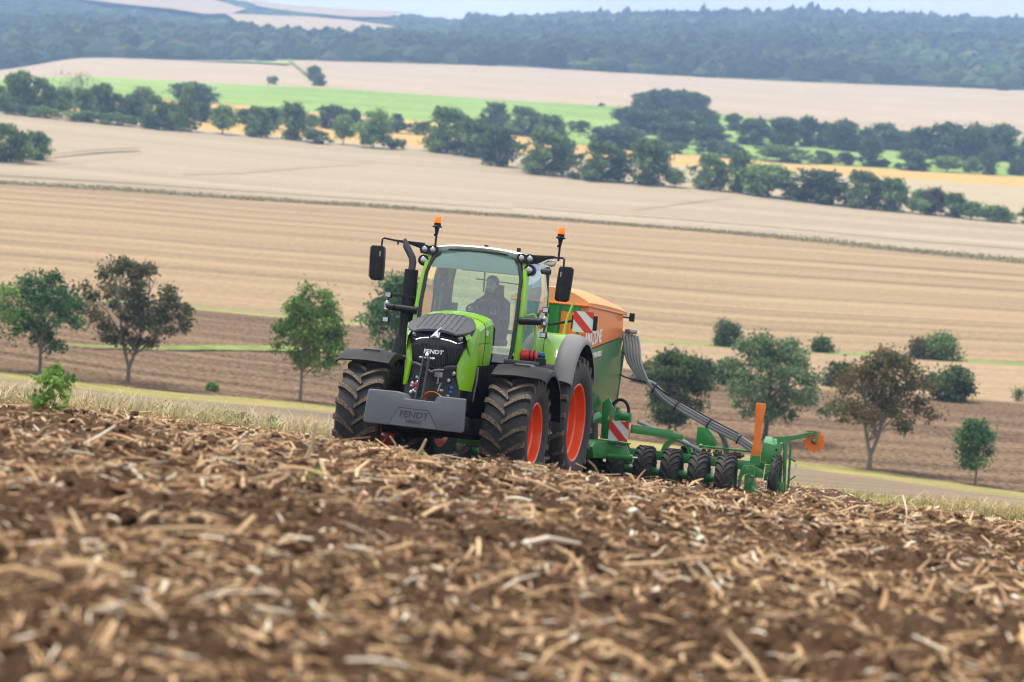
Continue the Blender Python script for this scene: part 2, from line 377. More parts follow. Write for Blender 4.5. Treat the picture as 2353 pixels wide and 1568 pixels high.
def grid_faces(nr, nc):
    i = np.arange(nr * nc).reshape(nr, nc)
    return np.stack([i[:-1, :-1], i[:-1, 1:], i[1:, 1:], i[1:, :-1]], -1).reshape(-1, 4)

def strip(name, A, B, rows, mat, rough=0.0, f=.3):
    (ta, da), (tb, db) = CURV[A], CURV[B]
    s = np.linspace(0, 1, rows)[:, None]
    d = da + (db - da) * s; z = -(ta * da) + (-(tb * db) + ta * da) * s
    X = d * np.sin(AZ); Y = d * np.cos(AZ)
    if rough: z = z + rough * fbm(X, Y, f, 4, 5) * np.minimum(1, 6 * np.minimum(s, 1 - s))
    me = np_mesh(name, np.stack([X, Y, z], -1).reshape(-1, 3), [grid_faces(rows, len(AZ))], [mat], True)
    return tag(link(name, me), kind='structure')

def on_strip(x, y, A, B):
    """world point on the strip between two contour lines seen in survey direction (x, y)"""
    a, t = azt(x, y)
    ta, da, tb, db = (np.interp(a, AZ, q) for q in (*CURV[A], *CURV[B]))
    s = np.linspace(-.3, 1.3, 161); d = da + (db - da) * s; z = -ta * da + (ta * da - tb * db) * s
    k = int(np.argmin(np.abs(-z / d - t))); return Vector((d[k] * math.sin(a), d[k] * math.cos(a), z[k]))

# field surfaces
FM = {
 'fallow': field_mat('fallow_soil', (.13, .095, .062), (.32, .245, .155), (.25, .225, .11), s_row=(.05, .7), s_patch=.05, s_grain=6, sharp=.08, an=.6, bump=.05),
 'verge': field_mat('rough_grass_verge', (.17, .16, .05), (.36, .30, .11), (.42, .32, .14), s_row=(.2, .8), s_patch=.15, s_grain=3, bump=.1),
 'plough': field_mat('ploughed_soil', (.055, .033, .020), (.31, .20, .112), (.13, .083, .05), s_row=(.012, .36), s_patch=.02, s_grain=3.2, bump=.3, w_row=.33, w_grain=.62, sharp=.07, an=.7),
 'wedge': field_mat('cut_stubble', (.24, .165, .095), (.42, .30, .175), (.34, .24, .135), s_row=(.03, .45), s_patch=.02, s_grain=1.5, bump=.1),
 'line': field_mat('green_grass', (.14, .19, .05), (.25, .30, .09), (.22, .24, .09), s_row=(.1, .4), s_grain=1.5),
 'stubble': field_mat('golden_stubble', (.195, .135, .082), (.385, .27, .145), (.305, .22, .132), s_row=(.0018, .13), s_patch=.01, s_grain=1.6, rot=R(-1.2), w_row=.64, w_grain=.30, sharp=.085, an=.35),
 'margin': field_mat('weedy_margin', (.13, .105, .05), (.24, .20, .10), (.16, .17, .06), s_row=(.05, .3), s_grain=1),
 'barley': field_mat('ripe_barley', (.28, .222, .145), (.405, .325, .22), (.32, .255, .165), s_row=(.0016, .06), s_patch=.008, s_grain=.9, rot=R(-4), w_row=.55, w_grain=.3, sharp=.11, an=.3),
 'pale': field_mat('pale_stubble', (.35, .28, .17), (.42, .34, .215), (.34, .28, .17), s_row=(.01, .05), s_grain=.4),
 'yellow': field_mat('yellow_grain', (.43, .275, .09), (.52, .34, .12), (.46, .30, .12), s_row=(.006, .06), s_grain=.3),
 'crop': field_mat('green_crop', (.17, .26, .055), (.26, .37, .095), (.32, .37, .12), s_row=(.01, .03), s_patch=.006, s_grain=.25),
 'far': field_mat('far_stubble', (.36, .275, .185), (.43, .335, .23), (.35, .27, .185), s_row=(.008, .02), s_patch=.004, s_grain=.1, rot=R(35)),
 'forest': field_mat('forest_floor', (.02, .035, .016), (.04, .06, .025), (.03, .04, .02), s_patch=.01, s_grain=.05),
}
strip('grass_verge', 'K1', 'K2', 14, FM['verge'], .15, .4)
strip('fallow_field', 'K2', 'K3', 24, FM['fallow'], .12, .2)
strip('green_verge', 'K3', 'K4', 8, FM['verge'], .15, .3)
strip('ploughed_field', 'K4', 'K5', 60, FM['plough'], .35, .25)
strip('stubble_wedge', 'K5', 'K5b', 12, FM['wedge'], .1)
strip('grass_path', 'K5b', 'K6', 4, FM['line'])
strip('stubble_field', 'K6', 'K7', 60, FM['stubble'], .4, .02)
strip('field_margin', 'K7', 'K7b', 4, FM['margin'])
strip('barley_field', 'K7b', 'K8', 60, FM['barley'], .5, .015)
strip('pale_field', 'K8', 'K8b', 10, FM['pale'])
strip('yellow_field', 'K8b', 'K9', 16, FM['yellow'])
strip('green_field', 'K9', 'K10', 20, FM['crop'], .8, .01)
strip('far_field', 'K10', 'K11', 30, FM['far'], 1.0, .006)
strip('forest_hill', 'K11', 'K12', 60, FM['forest'], 8, .004)
# thin grass strip crossing the ploughed field
gp = []
for x, y, w in [(150, 800, .5), (330, 806, 1.1), (480, 806, 1.7), (640, 808, 1.6), (760, 814, 1.3), (900, 826, 1.1), (1050, 838, .5)]:
    p = on_strip(x, y, 'K4', 'K5'); gp += [(p.x, p.y - w / 2, p.z + .16), (p.x, p.y + w / 2, p.z + .16 + w * .05)]
tag(MB().add(gp, [(2 * i, 2 * i + 2, 2 * i + 3, 2 * i + 1) for i in range(len(gp) // 2 - 1)]).build('grass_track', FM['line']), kind='structure')
def track(name, pts, A, B, mat, up=.12):
    v = []
    for x, y, w in pts:
        p = on_strip(x, y, A, B); q = on_strip(x, y - 2, A, B); sl = (q.z - p.z) / max(.1, (q - p).length); v += [(p.x, p.y - w / 2, p.z + up - w / 2 * sl), (p.x, p.y + w / 2, p.z + up + w / 2 * sl)]
    return tag(MB().add(v, [(2 * i, 2 * i + 2, 2 * i + 3, 2 * i + 1) for i in range(len(v) // 2 - 1)]).build(name, mat), kind='structure')
FM['tram'] = field_mat('trampled_barley', (.21, .16, .095), (.31, .24, .155), (.25, .19, .115), s_row=(.02, .3), s_grain=1)
track('tramline', [(-300, 388, 1.2), (0, 405, 1.2), (280, 421, 1.3), (600, 441, 1.3), (900, 461, 1.3), (1176, 480, 1.2)], 'K7b', 'K8', FM['tram'], .35)
track('tramline', [(1176, 474, 1.2), (1471, 497, 1.4), (1766, 520, 1.4), (2056, 548, 1.4), (2353, 573, 1.4), (2600, 595, 1.4)], 'K7b', 'K8', FM['tram'], .35)
track('tramline', [(0, 382, 1.0), (160, 376, 1.1), (260, 364, 1.1), (330, 352, 1.0)], 'K7b', 'K8', FM['tram'], .35)
track('tramline', [(420, 402, 1.2), (560, 397, 1.6), (700, 386, 1.6), (850, 376, 1.0)], 'K7b', 'K8', FM['tram'], .35)
track('tramline', [(1450, 484, 1.0), (1560, 470, 1.3), (1680, 458, 1.0)], 'K7b', 'K8', FM['tram'], .35)
track('grass_strip', [(95, 364, 3), (150, 358, 5), (210, 352, 6), (270, 348, 5), (322, 347, 3)], 'K7b', 'K8', FM['margin'], .5)
track('grass_strip', [(662, 138, 9), (676, 150, 12), (692, 163, 12), (712, 180, 12), (735, 197, 12)], 'K10', 'K11', FM['line'], .8)
track('grass_strip', [(440, 141, 10), (520, 143, 26), (600, 145, 34), (664, 149, 38)], 'K10', 'K11', FM['crop'], .6)
# ground behind the hills and around, reaching the horizon
big = MB(); big.add([(-3100, -1900, -95), (3100, -1900, -95), (3100, 3500, -95), (-3100, 3500, -95)], [(0, 1, 2, 3)])
tag(big.build('terrain', FM['forest']), kind='structure')

# ------------------------------------------------------------------ the tilled hillside in front (camera stands on it)
TR_LOC = np.array([-.846, 32.55, -5.862]); TR_YAW, TR_PIT, TR_ROL = R(12.44), R(7.74), R(.97)
def tr_matrix():
    h = Vector((-math.sin(TR_YAW) * math.cos(TR_PIT), -math.cos(TR_YAW) * math.cos(TR_PIT), math.sin(TR_PIT)))
    l0 = Vector((math.cos(TR_YAW), -math.sin(TR_YAW), 0)); u0 = h.cross(l0)
    l = l0 * math.cos(TR_ROL) + u0 * math.sin(TR_ROL); u = -l0 * math.sin(TR_ROL) + u0 * math.cos(TR_ROL)
    return Matrix(((h.x, l.x, u.x, TR_LOC[0]), (h.y, l.y, u.y, TR_LOC[1]), (h.z, l.z, u.z, TR_LOC[2]), (0, 0, 0, 1)))
TM = tr_matrix()
_n = TM.col[2].xyz
def tr_plane(x, y): return TR_LOC[2] - (_n.x * (x - TR_LOC[0]) + _n.y * (y - TR_LOC[1])) / _n.z

DG = np.arange(0, 64.01, .25)
def near_table():
    Z = np.zeros((len(AZ), len(DG)))
    crest = curve([(-400, 905, 21), (0, 932, 21), (300, 958, 21), (600, 990, 21), (760, 1008, 21), (1000, 1043, 21), (1300, 1078, 21), (1500, 1106, 21), (1800, 1147, 21), (2100, 1171, 21), (2353, 1204, 21), (2800, 1250, 21)])[0]
    for i, a in enumerate(AZ):
        tc_ = crest[i]; k = tc_ / .1689
        d = [0, 4, 8, 12, 16, 19, 21]; z = [-1.6, -1.77, -.259 * 8 * k, -.2017 * 12 * k, -.181 * 16 * k, -.1712 * 19 * k, -tc_ * 21]
        w = np.interp(math.degrees(a), [-6.2, -4.6, 8.0, 9.6], [0, 1, 1, 0])
        t1, d1 = CURV['K1'][0][i], CURV['K1'][1][i]
        for dd in (23, 26, 29, 33, 37, 41, 46):
            zp_ = tr_plane(dd * math.sin(a), dd * math.cos(a)) + .05
            if dd < 29: zp_ = (-tc_ * 21) + ((tr_plane(29 * math.sin(a), 29 * math.cos(a)) + .05) + tc_ * 21) * ((dd - 21) / 8) ** 1.15
            zf = -(tc_ + (t1 - tc_) * min(1, (dd - 21) / max(1, d1 - 21)) + .0035 * math.sin(math.pi * min(1, (dd - 21) / max(1, d1 - 21)))) * dd
            if dd < d1 - 2 or w > .5: d.append(dd); z.append(w * zp_ + (1 - w) * zf)
        d.append(max(d1, d[-1] + 1)); z.append(-t1 * d1)
        q = np.interp(DG, d, z); q2 = np.convolve(np.pad(q, 4, mode='edge'), np.ones(9) / 9, 'valid')
        q2[:6] = q[:6]; e = np.clip((d[-1] - DG) / 1.5, 0, 1); Z[i] = q2 * e + q * (1 - e)
    return Z
NZ = near_table()
def near_z(X, Y):
    a = np.arctan2(X, Y); d = np.hypot(X, Y)
    ai = np.clip((a - AZ[0]) / (AZ[1] - AZ[0]), 0, len(AZ) - 1.001); di = np.clip(d / .25, 0, len(DG) - 1.001)
    i = ai.astype(int); j = di.astype(int); u = ai - i; v = di - j
    return (NZ[i, j] * (1 - u) + NZ[i + 1, j] * u) * (1 - v) + (NZ[i, j + 1] * (1 - u) + NZ[i + 1, j + 1] * u) * v
def soil_bump(X, Y):
    w = fbm(X, Y, 1.1, 3, 3) * .16 + fbm(X, Y, 4.2, 3, 9) * .13 - .012
    c = fbm(X, Y, 9, 3, 21); w = w + np.maximum(0, c + .03) * .17
    return w + fbm(X, Y, 24, 2, 27) * .045
def soil_z(X, Y):
    a = np.arctan2(X, Y); d = np.hypot(X, Y); e = np.interp(a, AZ, CURV['K1'][1])
    return near_z(X, Y) - .075 * np.clip((27 - d) / 5, 0, 1) + soil_bump(X, Y) * np.clip((e - d) / 2.5, 0, 1)

rows = np.concatenate([np.linspace(.4, 5.5, 16), 5.5 * (48 / 5.5) ** np.linspace(0.003, 1, 520), np.linspace(48.5, 64, 20)])
AZN = np.radians(np.concatenate([np.linspace(-26, -14.2, 40), np.linspace(-14, 14, 460), np.linspace(14.2, 26, 40)]))
dN = rows[:, None] * np.ones(len(AZN)); endN = np.interp(AZN, AZ, CURV['K1'][1])
dN = np.minimum(dN, endN)           # every column ends on the field edge
XN, YN = dN * np.sin(AZN), dN * np.cos(AZN)
ZN = soil_z(XN.ravel(), YN.ravel()).reshape(XN.shape)
soil = field_mat('tilled_soil', (.043, .024, .0135), (.155, .088, .048), (.105, .062, .036), s_row=(2, 2), s_patch=.8, s_grain=34, bump=.05, w_row=.22, w_grain=.68, an=1, sharp=.13)
fN = grid_faces(len(rows), len(AZN))
keep = (dN.ravel()[fN[:, 2]] - dN.ravel()[fN[:, 0]] > 1e-4) | (dN.ravel()[fN[:, 3]] - dN.ravel()[fN[:, 1]] > 1e-4)
tag(link('tilled_field', np_mesh('tilled_field', np.stack([XN, YN, ZN], -1).reshape(-1, 3), [fN[keep]], [soil], True)), kind='structure')
# ground behind the camera
bk = MB(); pts = [(.4 * math.sin(a), .4 * math.cos(a), -1.6) for a in AZN[::20]]
bk.add([(-40, .0, -3.0), (-40, -30, -1.0), (40, -30, -1.0), (40, 0, -3.2), (0, 0, -1.61), (-6, 0, -1.7), (6, 0, -1.7)], [(0, 1, 5), (1, 2, 4), (1, 4, 5), (2, 6, 4), (2, 3, 6)])
tag(bk.build('hilltop', soil), kind='structure')

# soil clods, chopped straw and husks lying on the tilled field (uncountable: stuff)
def scatter(n, d0, d1, amax=15.5, p=1.0, patchy=False):
    dq = np.linspace(d0, d1, 400); wq = np.cumsum(dq * .25 + 2.2); d = np.interp(rng.uniform(0, wq[-1], n), wq, dq)
    a = np.arctan2(rng.uniform(-1, 1, n) * (d * .25 + 2.2), d)
    e = np.interp(a, AZ, CURV['K1'][1]); d = np.minimum(d, e - rng.uniform(.1, 1, n))
    X, Y = d * np.sin(a), d * np.cos(a)
    if patchy:                       # litter lies in drifts with bare soil between
        m_ = fbm(X * .6, Y, .9, 3, 63) + .6 * fbm(X * .7, Y, 3.1, 2, 64); j = rng.integers(0, n, n); sw = m_ < rng.normal(-.02, .06, n)
        X = np.where(sw, X[j], X) + np.where(sw, rng.normal(0, .3, n), 0); Y = np.where(sw, Y[j], Y) + np.where(sw, rng.normal(0, .3, n), 0)
    return X, Y, soil_z(X, Y)

def rot_frames(n, tilt):
    yaw = rng.uniform(0, 2 * np.pi, n); pit = rng.normal(0, tilt, n); rol = rng.normal(0, tilt * 1.4, n)
    cyw, syw, cp, sp = np.cos(yaw), np.sin(yaw), np.cos(pit), np.sin(pit)
    t = np.stack([cyw * cp, syw * cp, sp], -1); b0 = np.stack([-syw, cyw, 0 * yaw], -1); u0 = np.cross(t, b0)
    b = b0 * np.cos(rol)[:, None] + u0 * np.sin(rol)[:, None]; u = np.cross(t, b)
    return t, b, u

def straw_cols(n, bright=1.0):
    pal = np.array([(.70, .49, .275), (.60, .39, .20), (.48, .285, .14), (.33, .185, .09), (.18, .10, .05), (.82, .70, .54)])
    c = pal[rng.choice(6, n, p=[.18, .21, .21, .17, .13, .10])] * rng.uniform(.8, 1.15, (n, 1)) * bright
    return np.clip(c, 0, .85)

def make_clods(n, d0, d1):
    X, Y, Z = scatter(n, d0, d1); s = rng.lognormal(math.log(.0145), .55, n).clip(.005, .045)
    base = np.array([(0, 0, 1), (.9, 0, .35), (.28, .86, .4), (-.75, .5, .3), (-.7, -.55, .45), (.3, -.88, .3), (.7, .55, -.5), (-.3, .9, -.5), (-.9, 0, -.5), (-.25, -.85, -.5), (.75, -.5, -.5)])
    F = np.array([(0, 1, 2), (0, 2, 3), (0, 3, 4), (0, 4, 5), (0, 5, 1), (1, 6, 2), (2, 6, 7), (2, 7, 3), (3, 7, 8), (3, 8, 4), (4, 8, 9), (4, 9, 5), (5, 9, 10), (5, 10, 1), (1, 10, 6)])
    jit = rng.uniform(.6, 1.35, (n, len(base), 1)); t, b, u = rot_frames(n, .35)
    sc = s[:, None] * np.stack([rng.uniform(.8, 1.5, n), rng.uniform(.8, 1.3, n), rng.uniform(.55, 1, n)], -1)
    L = base[None] * jit * sc[:, None, :]
    V = L[..., 0:1] * t[:, None] + L[..., 1:2] * b[:, None] + L[..., 2:3] * u[:, None] + np.stack([X, Y, Z + s * .25], -1)[:, None]
    col = np.array((.105, .057, .030)) * rng.uniform(.55, 1.7, (n, 1)); col = np.repeat(col, len(base), 0)
    FF = (F[None] + (np.arange(n) * len(base))[:, None, None]).reshape(-1, 3)
    return np_mesh('soil_clods', V.reshape(-1, 3), [FF], [M['clod']], False, col)

def make_straw(n, d0, d1, ln=.085, wd=.011, tilt=.22, flat_=.35, lift=.012):
    """bent stalk pieces, four-sided, three rings"""
    X, Y, Z = scatter(n, d0, d1, patchy=True); L = rng.lognormal(math.log(ln), .55, n).clip(.02, .42); w = rng.lognormal(math.log(wd), .35, n) ; h = w * rng.uniform(flat_ * .6, flat_ * 1.6, n)
    t, b, u = rot_frames(n, tilt); bend = rng.normal(0, .06, n) * L; up = rng.normal(.02, .05, n) * L
    V = np.zeros((n, 3, 4, 3)); C0 = np.stack([X, Y, Z + lift * rng.uniform(.2, 2.2, n) + np.abs(t[:, 2]) * L * .4], -1)
    for k, (sx, q, ww) in enumerate(((-.5, 0, .8), (0, 1, 1.0), (.5, 0, .6))):
        c = C0 + t * (L * sx)[:, None] + b * (bend * q)[:, None] + u * (up * q)[:, None]
        for j, (sb, su) in enumerate(((-1, -1), (1, -1), (1, 1), (-1, 1))):
            V[:, k, j] = c + b * (w * ww * sb / 2)[:, None] + u * (h * ww * su / 2)[:, None]
    F = [(k * 4 + j, k * 4 + (j + 1) % 4, k * 4 + 4 + (j + 1) % 4, k * 4 + 4 + j) for k in range(2) for j in range(4)] + [(3, 2, 1, 0), (8, 9, 10, 11)]
    F = np.array(F); FF = (F[None] + (np.arange(n) * 12)[:, None, None]).reshape(-1, 4)
    return np_mesh('straw', V.reshape(-1, 3), [FF], [M['straw']], False, np.repeat(straw_cols(n), 12, 0))

def make_husks(n, d0, d1, ln, wd):
    """curled leaf and husk strips"""
    X, Y, Z = scatter(n, d0, d1, patchy=True); L = rng.lognormal(math.log(ln), .5, n).clip(.01, .3); w = rng.lognormal(math.log(wd), .4, n)
    t, b, u = rot_frames(n, .22); curl = rng.normal(.05, .08, n) * L
    S = np.array([-.5, -.2, .15, .5]); W = np.array([.5, 1, .9, .25]); V = np.zeros((n, 4, 2, 3))
    C0 = np.stack([X, Y, Z + rng.uniform(.002, .028, n) + np.abs(t[:, 2]) * L * .4], -1)
    for k in range(4):
        c = C0 + t * (L * S[k])[:, None] + u * (curl * (1 - 4 * S[k] ** 2))[:, None]
        tw = b * math.cos(.2 * k) + u * math.sin(.2 * k) * .5
        V[:, k, 0] = c - tw * (w * W[k] / 2)[:, None]; V[:, k, 1] = c + tw * (w * W[k] / 2)[:, None]
    F = np.array([(0, 1, 3, 2), (2, 3, 5, 4), (4, 5, 7, 6)]); FF = (F[None] + (np.arange(n) * 8)[:, None, None]).reshape(-1, 4)
    return np_mesh('husks', V.reshape(-1, 3), [FF], [M['straw']], False, np.repeat(straw_cols(n), 8, 0))

tag(link('soil_clods', make_clods(38000, 5.5, 27)), 'brown soil clods lying all over the tilled foreground', 'soil', kind='stuff')
tag(link('straw_litter', make_straw(21000, 5.5, 27, .095, .0082, .16, .5, .014)), 'chopped tan straw scattered over the tilled foreground', 'straw', kind='stuff')
tag(link('husk_litter', make_husks(15500, 5.5, 26, .060, .0115)), 'pale curled husks and leaf scraps over the tilled foreground', 'straw', kind='stuff')

tag(link('long_straw', make_straw(2900, 5.5, 24, .17, .017, .14, .4, .022)), 'long pale split stalks lying on the tilled foreground', 'straw', kind='stuff')
tag(link('straw_chips', make_husks(60000, 5.5, 25, .024, .0065)), 'small tan straw chips strewn between the clods', 'straw', kind='stuff')

tag(link('far_litter', make_husks(26000, 24, 52, .07, .02)), 'thin straw litter on the tilled field beyond the ridge', 'straw', kind='stuff')

# a few stalks that stand out singly
def stalk(x, y, d, dx, dy, r, label, col=(.58, .43, .26)):
    """broken maize stalk, from its foot (x, y) to its tip, sizes in survey pixels"""
    p = at(x, y, d); k = d / FPX
    p.z = float(soil_z(np.array([p.x]), np.array([p.y]))[0]) - .03
    e = p + Vector((dx * k, -.06, dy * k)); mid = (p + e) / 2 + Vector((.02, 0, .01))
    m = MB().tube([p, mid, e], [r, r * .9, r * .55], 7)
    nn = MB()
    o = link('stalk', m.mesh('stalk', flat('stalk_dry', col, .8, 0, .25, 30, bump=.2)))
    mm = MB().tube([p * .55 + mid * .45 - (mid - p).normalized() * .008, p * .55 + mid * .45 + (mid - p).normalized() * .008], r * 1.25, 7)
    link('node_ring', mm.mesh('node_ring', flat('stalk_node', tuple(c * .6 for c in col), .9, 0, .2, 30)), o)
    return tag(o, label, 'stalk', 'broken stalks standing in the tilled soil')
stalk(692, 1110, 17.5, 24, 118, .017, 'tall pale broken stalk standing upright left of the front ballast weight')
stalk(1345, 1100, 20.5, 8, 40, .024, 'short whitish stalk standing just before the big rear wheel')
stalk(1812, 1165, 20.5, 14, 60, .013, 'thin white stalk standing at the right end of the seed drill', (.75, .68, .58))
stalk(905, 1075, 20, -14, 40, .011, 'thin leaning stalk below the left end of the ballast weight')
stalk(945, 1085, 20, 28, 55, .015, 'pale stalk leaning right below the middle of the ballast weight')
stalk(2180, 1190, 19, 70, 22, .018, 'dark stalk lying almost flat on the ridge at far right', (.3, .2, .13))

# ------------------------------------------------------------------ vegetation
def leaf_mesh(name, C, size, cols, up_bias=.3):
    """one four-cornered leaf (or leaf clump) at each centre, random facing"""
    n = len(C); t = rng.normal(size=(n, 3)); t /= np.linalg.norm(t, axis=1)[:, None]
    b = np.cross(t, rng.normal(size=(n, 3)) + np.array([0, 0, up_bias])); b /= np.linalg.norm(b, axis=1)[:, None] + 1e-9
    s = size * rng.uniform(.6, 1.35, n); sl = (s * .62)[:, None]; s = s[:, None]
    nrm = np.cross(t, b) * s * .18
    V = np.stack([C - t * s * .7, C + b * sl * .62 + nrm, C + t * s * .8, C - b * sl * .62 + nrm], 1).reshape(-1, 3)
    F = np.arange(4 * n).reshape(n, 4)
    return np_mesh(name, V, [F], [M['leaf']], False, np.repeat(cols, 4, 0))

def crown_points(h0, h1, w, ncl, nl, rcl, lumps=0, seed=0, top=.6, shell=.55, low=.35, base=.3):
    """clusters of leaves spread through a crown between heights h0 and h1, width w; returns leaf centres, cluster centres, cluster id"""
    r = np.random.default_rng(seed); H = h1 - h0; cc = []
    ph = r.uniform(0, 6.28, 4)
    while len(cc) < ncl:
        p = r.uniform(-1, 1, 2); q = np.linalg.norm(p); z = r.uniform(0, 1) ** .85
        if q > 1 or q < shell * r.uniform(0, 1): continue
        zc = .75 - low; uu = (zc - z) / zc if z < zc else (z - zc) / (1 - zc); pw = 2.5 - (top - .75) * 4; prof = max(.12, (1 - min(1, uu) ** pw)) ** (1 / pw); prof = max(prof, base) if z < zc else prof
        ang = math.atan2(p[1], p[0]); wob = 1 + .22 * math.sin(2 * ang + ph[0] + 3 * z) + .16 * math.sin(3 * ang + ph[1] - 4 * z)
        cc.append((p[0] * w / 2 * wob * max(.25, prof), p[1] * w / 2 * wob * max(.25, prof), h0 + z * H))
    cc = np.array(cc); per = max(1, nl // ncl)
    id_ = np.repeat(np.arange(ncl), per); sz = r.uniform(.6, 1.3, ncl)
    off = r.normal(size=(ncl * per, 3)) * np.array([1, 1, .72]); off *= (rcl * .62 * sz[id_])[:, None]
    return cc[id_] + off, cc, id_

def leaf_cols(n, id_, pal, seed=0):
    r = np.random.default_rng(seed); k = r.integers(0, len(pal), id_.max() + 1); c = np.array(pal)[k][id_]
    mixk = r.uniform(0, 1, n) < .3; c[mixk] = np.array(pal)[r.integers(0, len(pal), mixk.sum())]
    return c * r.uniform(.72, 1.3, (n, 1)) * r.uniform(.85, 1.15, id_.max() + 1)[id_][:, None]

def trunk_mb(h0, cc, th, r0, seed, forks=1, nb=16, lean=(0, 0)):
    """tapered trunk with limbs reaching into the crown"""
    r = np.random.default_rng(seed); m = MB(); h1 = cc[:, 2].max()
    stems = []
    for f in range(forks):
        a = r.uniform(0, 6.28) if forks == 1 else (f / forks * 6.28 + .4); sp = 0 if forks == 1 else .16 * h1
        P = [Vector((0, 0, -.25)), Vector((lean[0] * .1, lean[1] * .1, h0 * .35))]
        for k in range(1, 6):
            u = k / 5; z = h0 * .35 + (h1 * .9 - h0 * .35) * u
            P.append(Vector((lean[0] * u + sp * math.cos(a) * u ** .7 + r.normal(0, .02 * h1) * u, lean[1] * u + sp * .6 * math.sin(a) * u ** .7 + r.normal(0, .02 * h1) * u, z)))
        rad = [r0 * 1.25] + [r0 * (1 - .85 * k / 6) * (1 if forks == 1 else .8) for k in range(1, 7)]
        m.tube(P, rad, 7); stems.append(P)
    idx = r.choice(len(cc), min(nb, len(cc)), replace=False)
    for i in idx:
        c = Vector(cc[i]); P = stems[int(r.integers(0, forks))]
        zt = max(h0 * .7, c.z - .55 * math.hypot(c.x, c.y) - .1 * h1); k = 1
        while k < len(P) - 2 and P[k + 1].z < zt: k += 1
        u = min(1, max(0, (zt - P[k].z) / max(.01, P[k + 1].z - P[k].z))); s_ = P[k].lerp(P[k + 1], u)
        mid = s_.lerp(c, .5) + Vector((0, 0, .05 * h1 * (1 if c.z > s_.z else -.4)))
        rr = r0 * .34 * r.uniform(.6, 1.1); m.tube([s_, mid, c], [rr, rr * .65, rr * .2], 5, caps=False)
    return m

PAL = {
 'fresh': [(.095, .175, .035), (.125, .215, .045), (.07, .13, .028), (.16, .25, .06)],
 'cherry': [(.07, .15, .055), (.055, .12, .045), (.095, .19, .065), (.045, .095, .035)],
 'dull': [(.085, .085, .035), (.06, .075, .03), (.11, .095, .045), (.045, .06, .025)],
 'autumn': [(.105, .085, .038), (.075, .085, .034), (.125, .098, .045), (.055, .07, .028), (.14, .085, .035)],
 'ash': [(.10, .15, .07), (.08, .125, .055), (.135, .185, .095), (.06, .10, .042)],
 'dark': [(.05, .085, .034), (.07, .11, .04), (.038, .068, .026), (.09, .13, .046)],
 'hedge': [(.085, .145, .04), (.115, .18, .048), (.06, .11, .034), (.15, .21, .062)],
 'hedgelight': [(.14, .215, .055), (.18, .26, .075), (.105, .17, .048)],
 'russet': [(.10, .065, .045), (.075, .06, .035), (.05, .055, .03)],
 'blue': [(.055, .09, .036), (.075, .12, .044), (.06, .10, .045), (.045, .075, .03)],
}

def near_tree(name, label, cat, foot, htot, w, h0, pal, seed, ncl=60, nl=7500, leaf=.13, r0=.12, forks=1, lean=(0, 0), group=None, rcl=.42, bark='greybark', top=.75, off=(0, 0), low=.35, nb=18, trunk=True):
    C, cc, id_ = crown_points(h0, htot, w, ncl, nl, rcl, seed=seed, top=top, low=low)
    C[:, :2] += np.array(off); cc[:, :2] += np.array(off)
    o = empty(name, Matrix.Translation(foot)); tag(o, label, cat, group)
    trunk_mb(h0 if trunk else .2, cc, htot, r0, seed, forks, nb, lean).build('trunk' if trunk else 'stem', M[bark], o)
    link('crown' if trunk else 'foliage', leaf_mesh('crown', C, leaf, leaf_cols(len(C), id_, PAL[pal], seed)), o)
    return o

def px2m(d): return d / FPX
def placed(x, y, A, B):
    p = on_strip(x, y, A, B); return p, math.hypot(p.x, p.y)

def ntree(label, x, yb, yt, x0, x1, yc, pal, seed, A='K4', B='K5', name='tree', cat='tree', **kw):
    """x: foot; yb/yt: foot and top; x0/x1: crown sides; yc: crown's lower edge (survey frame)"""
    p, d = placed(x, yb, A, B); k = px2m(d); h = (yb - yt) * k
    yaw_off = ((x0 + x1) / 2 - x) * k - math.tan(ROLL) * ((yb - (yt + yc) / 2) * k)
    rc = min(kw.pop('rcl', .42), (.22 if kw.get('trunk', True) else .34) * h); return near_tree(name, label, cat, p, h - rc * .7, max(.3, (x1 - x0) * k - rc * 1.3), (yb - yc) * k, pal, seed, off=(yaw_off, 0), rcl=rc, **kw)

TREES = 'trees along the verge below the tilled hill'
ntree('green tree cut off by the left picture edge', -30, 848, 615, -150, 42, 790, 'fresh', 11, nl=5000, group=TREES)
ntree('bright green spreading young tree, leftmost whole one on the verge', 91, 860, 628, 0, 212, 800, 'cherry', 3, ncl=58, nl=5600, r0=.1, rcl=.36, group=TREES, nb=26)
ntree('large open dark brownish tree with twin trunk, left of the tractor', 294, 876, 592, 188, 458, 790, 'dull', 5, ncl=90, nl=9000, forks=2, r0=.12, rcl=.36, group=TREES, nb=34)
ntree('dense egg-shaped green tree standing nearest the tractor on its left', 689, 923, 650, 622, 818, 850, 'fresh', 8, ncl=70, nl=8200, r0=.09, rcl=.38, top=.9, group=TREES, nb=26)
ntree('dark green tree half hidden behind the exhaust stack', 905, 940, 628, 835, 980, 800, 'cherry', 15, ncl=56, nl=6000, r0=.1, group=TREES)
ntree('dark rounded tree behind the grey hose bundle', 1535, 1006, 800, 1472, 1632, 965, 'dark', 21, nl=9500, ncl=70, r0=.1, group=TREES, rcl=.4)
ntree('tall broad grey-green tree behind the orange marker flag', 1757, 1012, 762, 1650, 1905, 958, 'ash', 24, ncl=95, nl=13000, r0=.17, group=TREES, bark='bark', rcl=.46, nb=30)
ntree('broad brownish autumn-leaved tree right of the notched orange disc', 1996, 1083, 796, 1900, 2140, 985, 'autumn', 29, ncl=85, nl=9000, r0=.15, forks=2, group=TREES, rcl=.42, nb=34)
ntree('small slim green tree at the far right end of the verge', 2240, 1116, 958, 2190, 2288, 1068, 'cherry', 33, ncl=36, nl=4500, r0=.075, group=TREES, rcl=.34, leaf=.11)
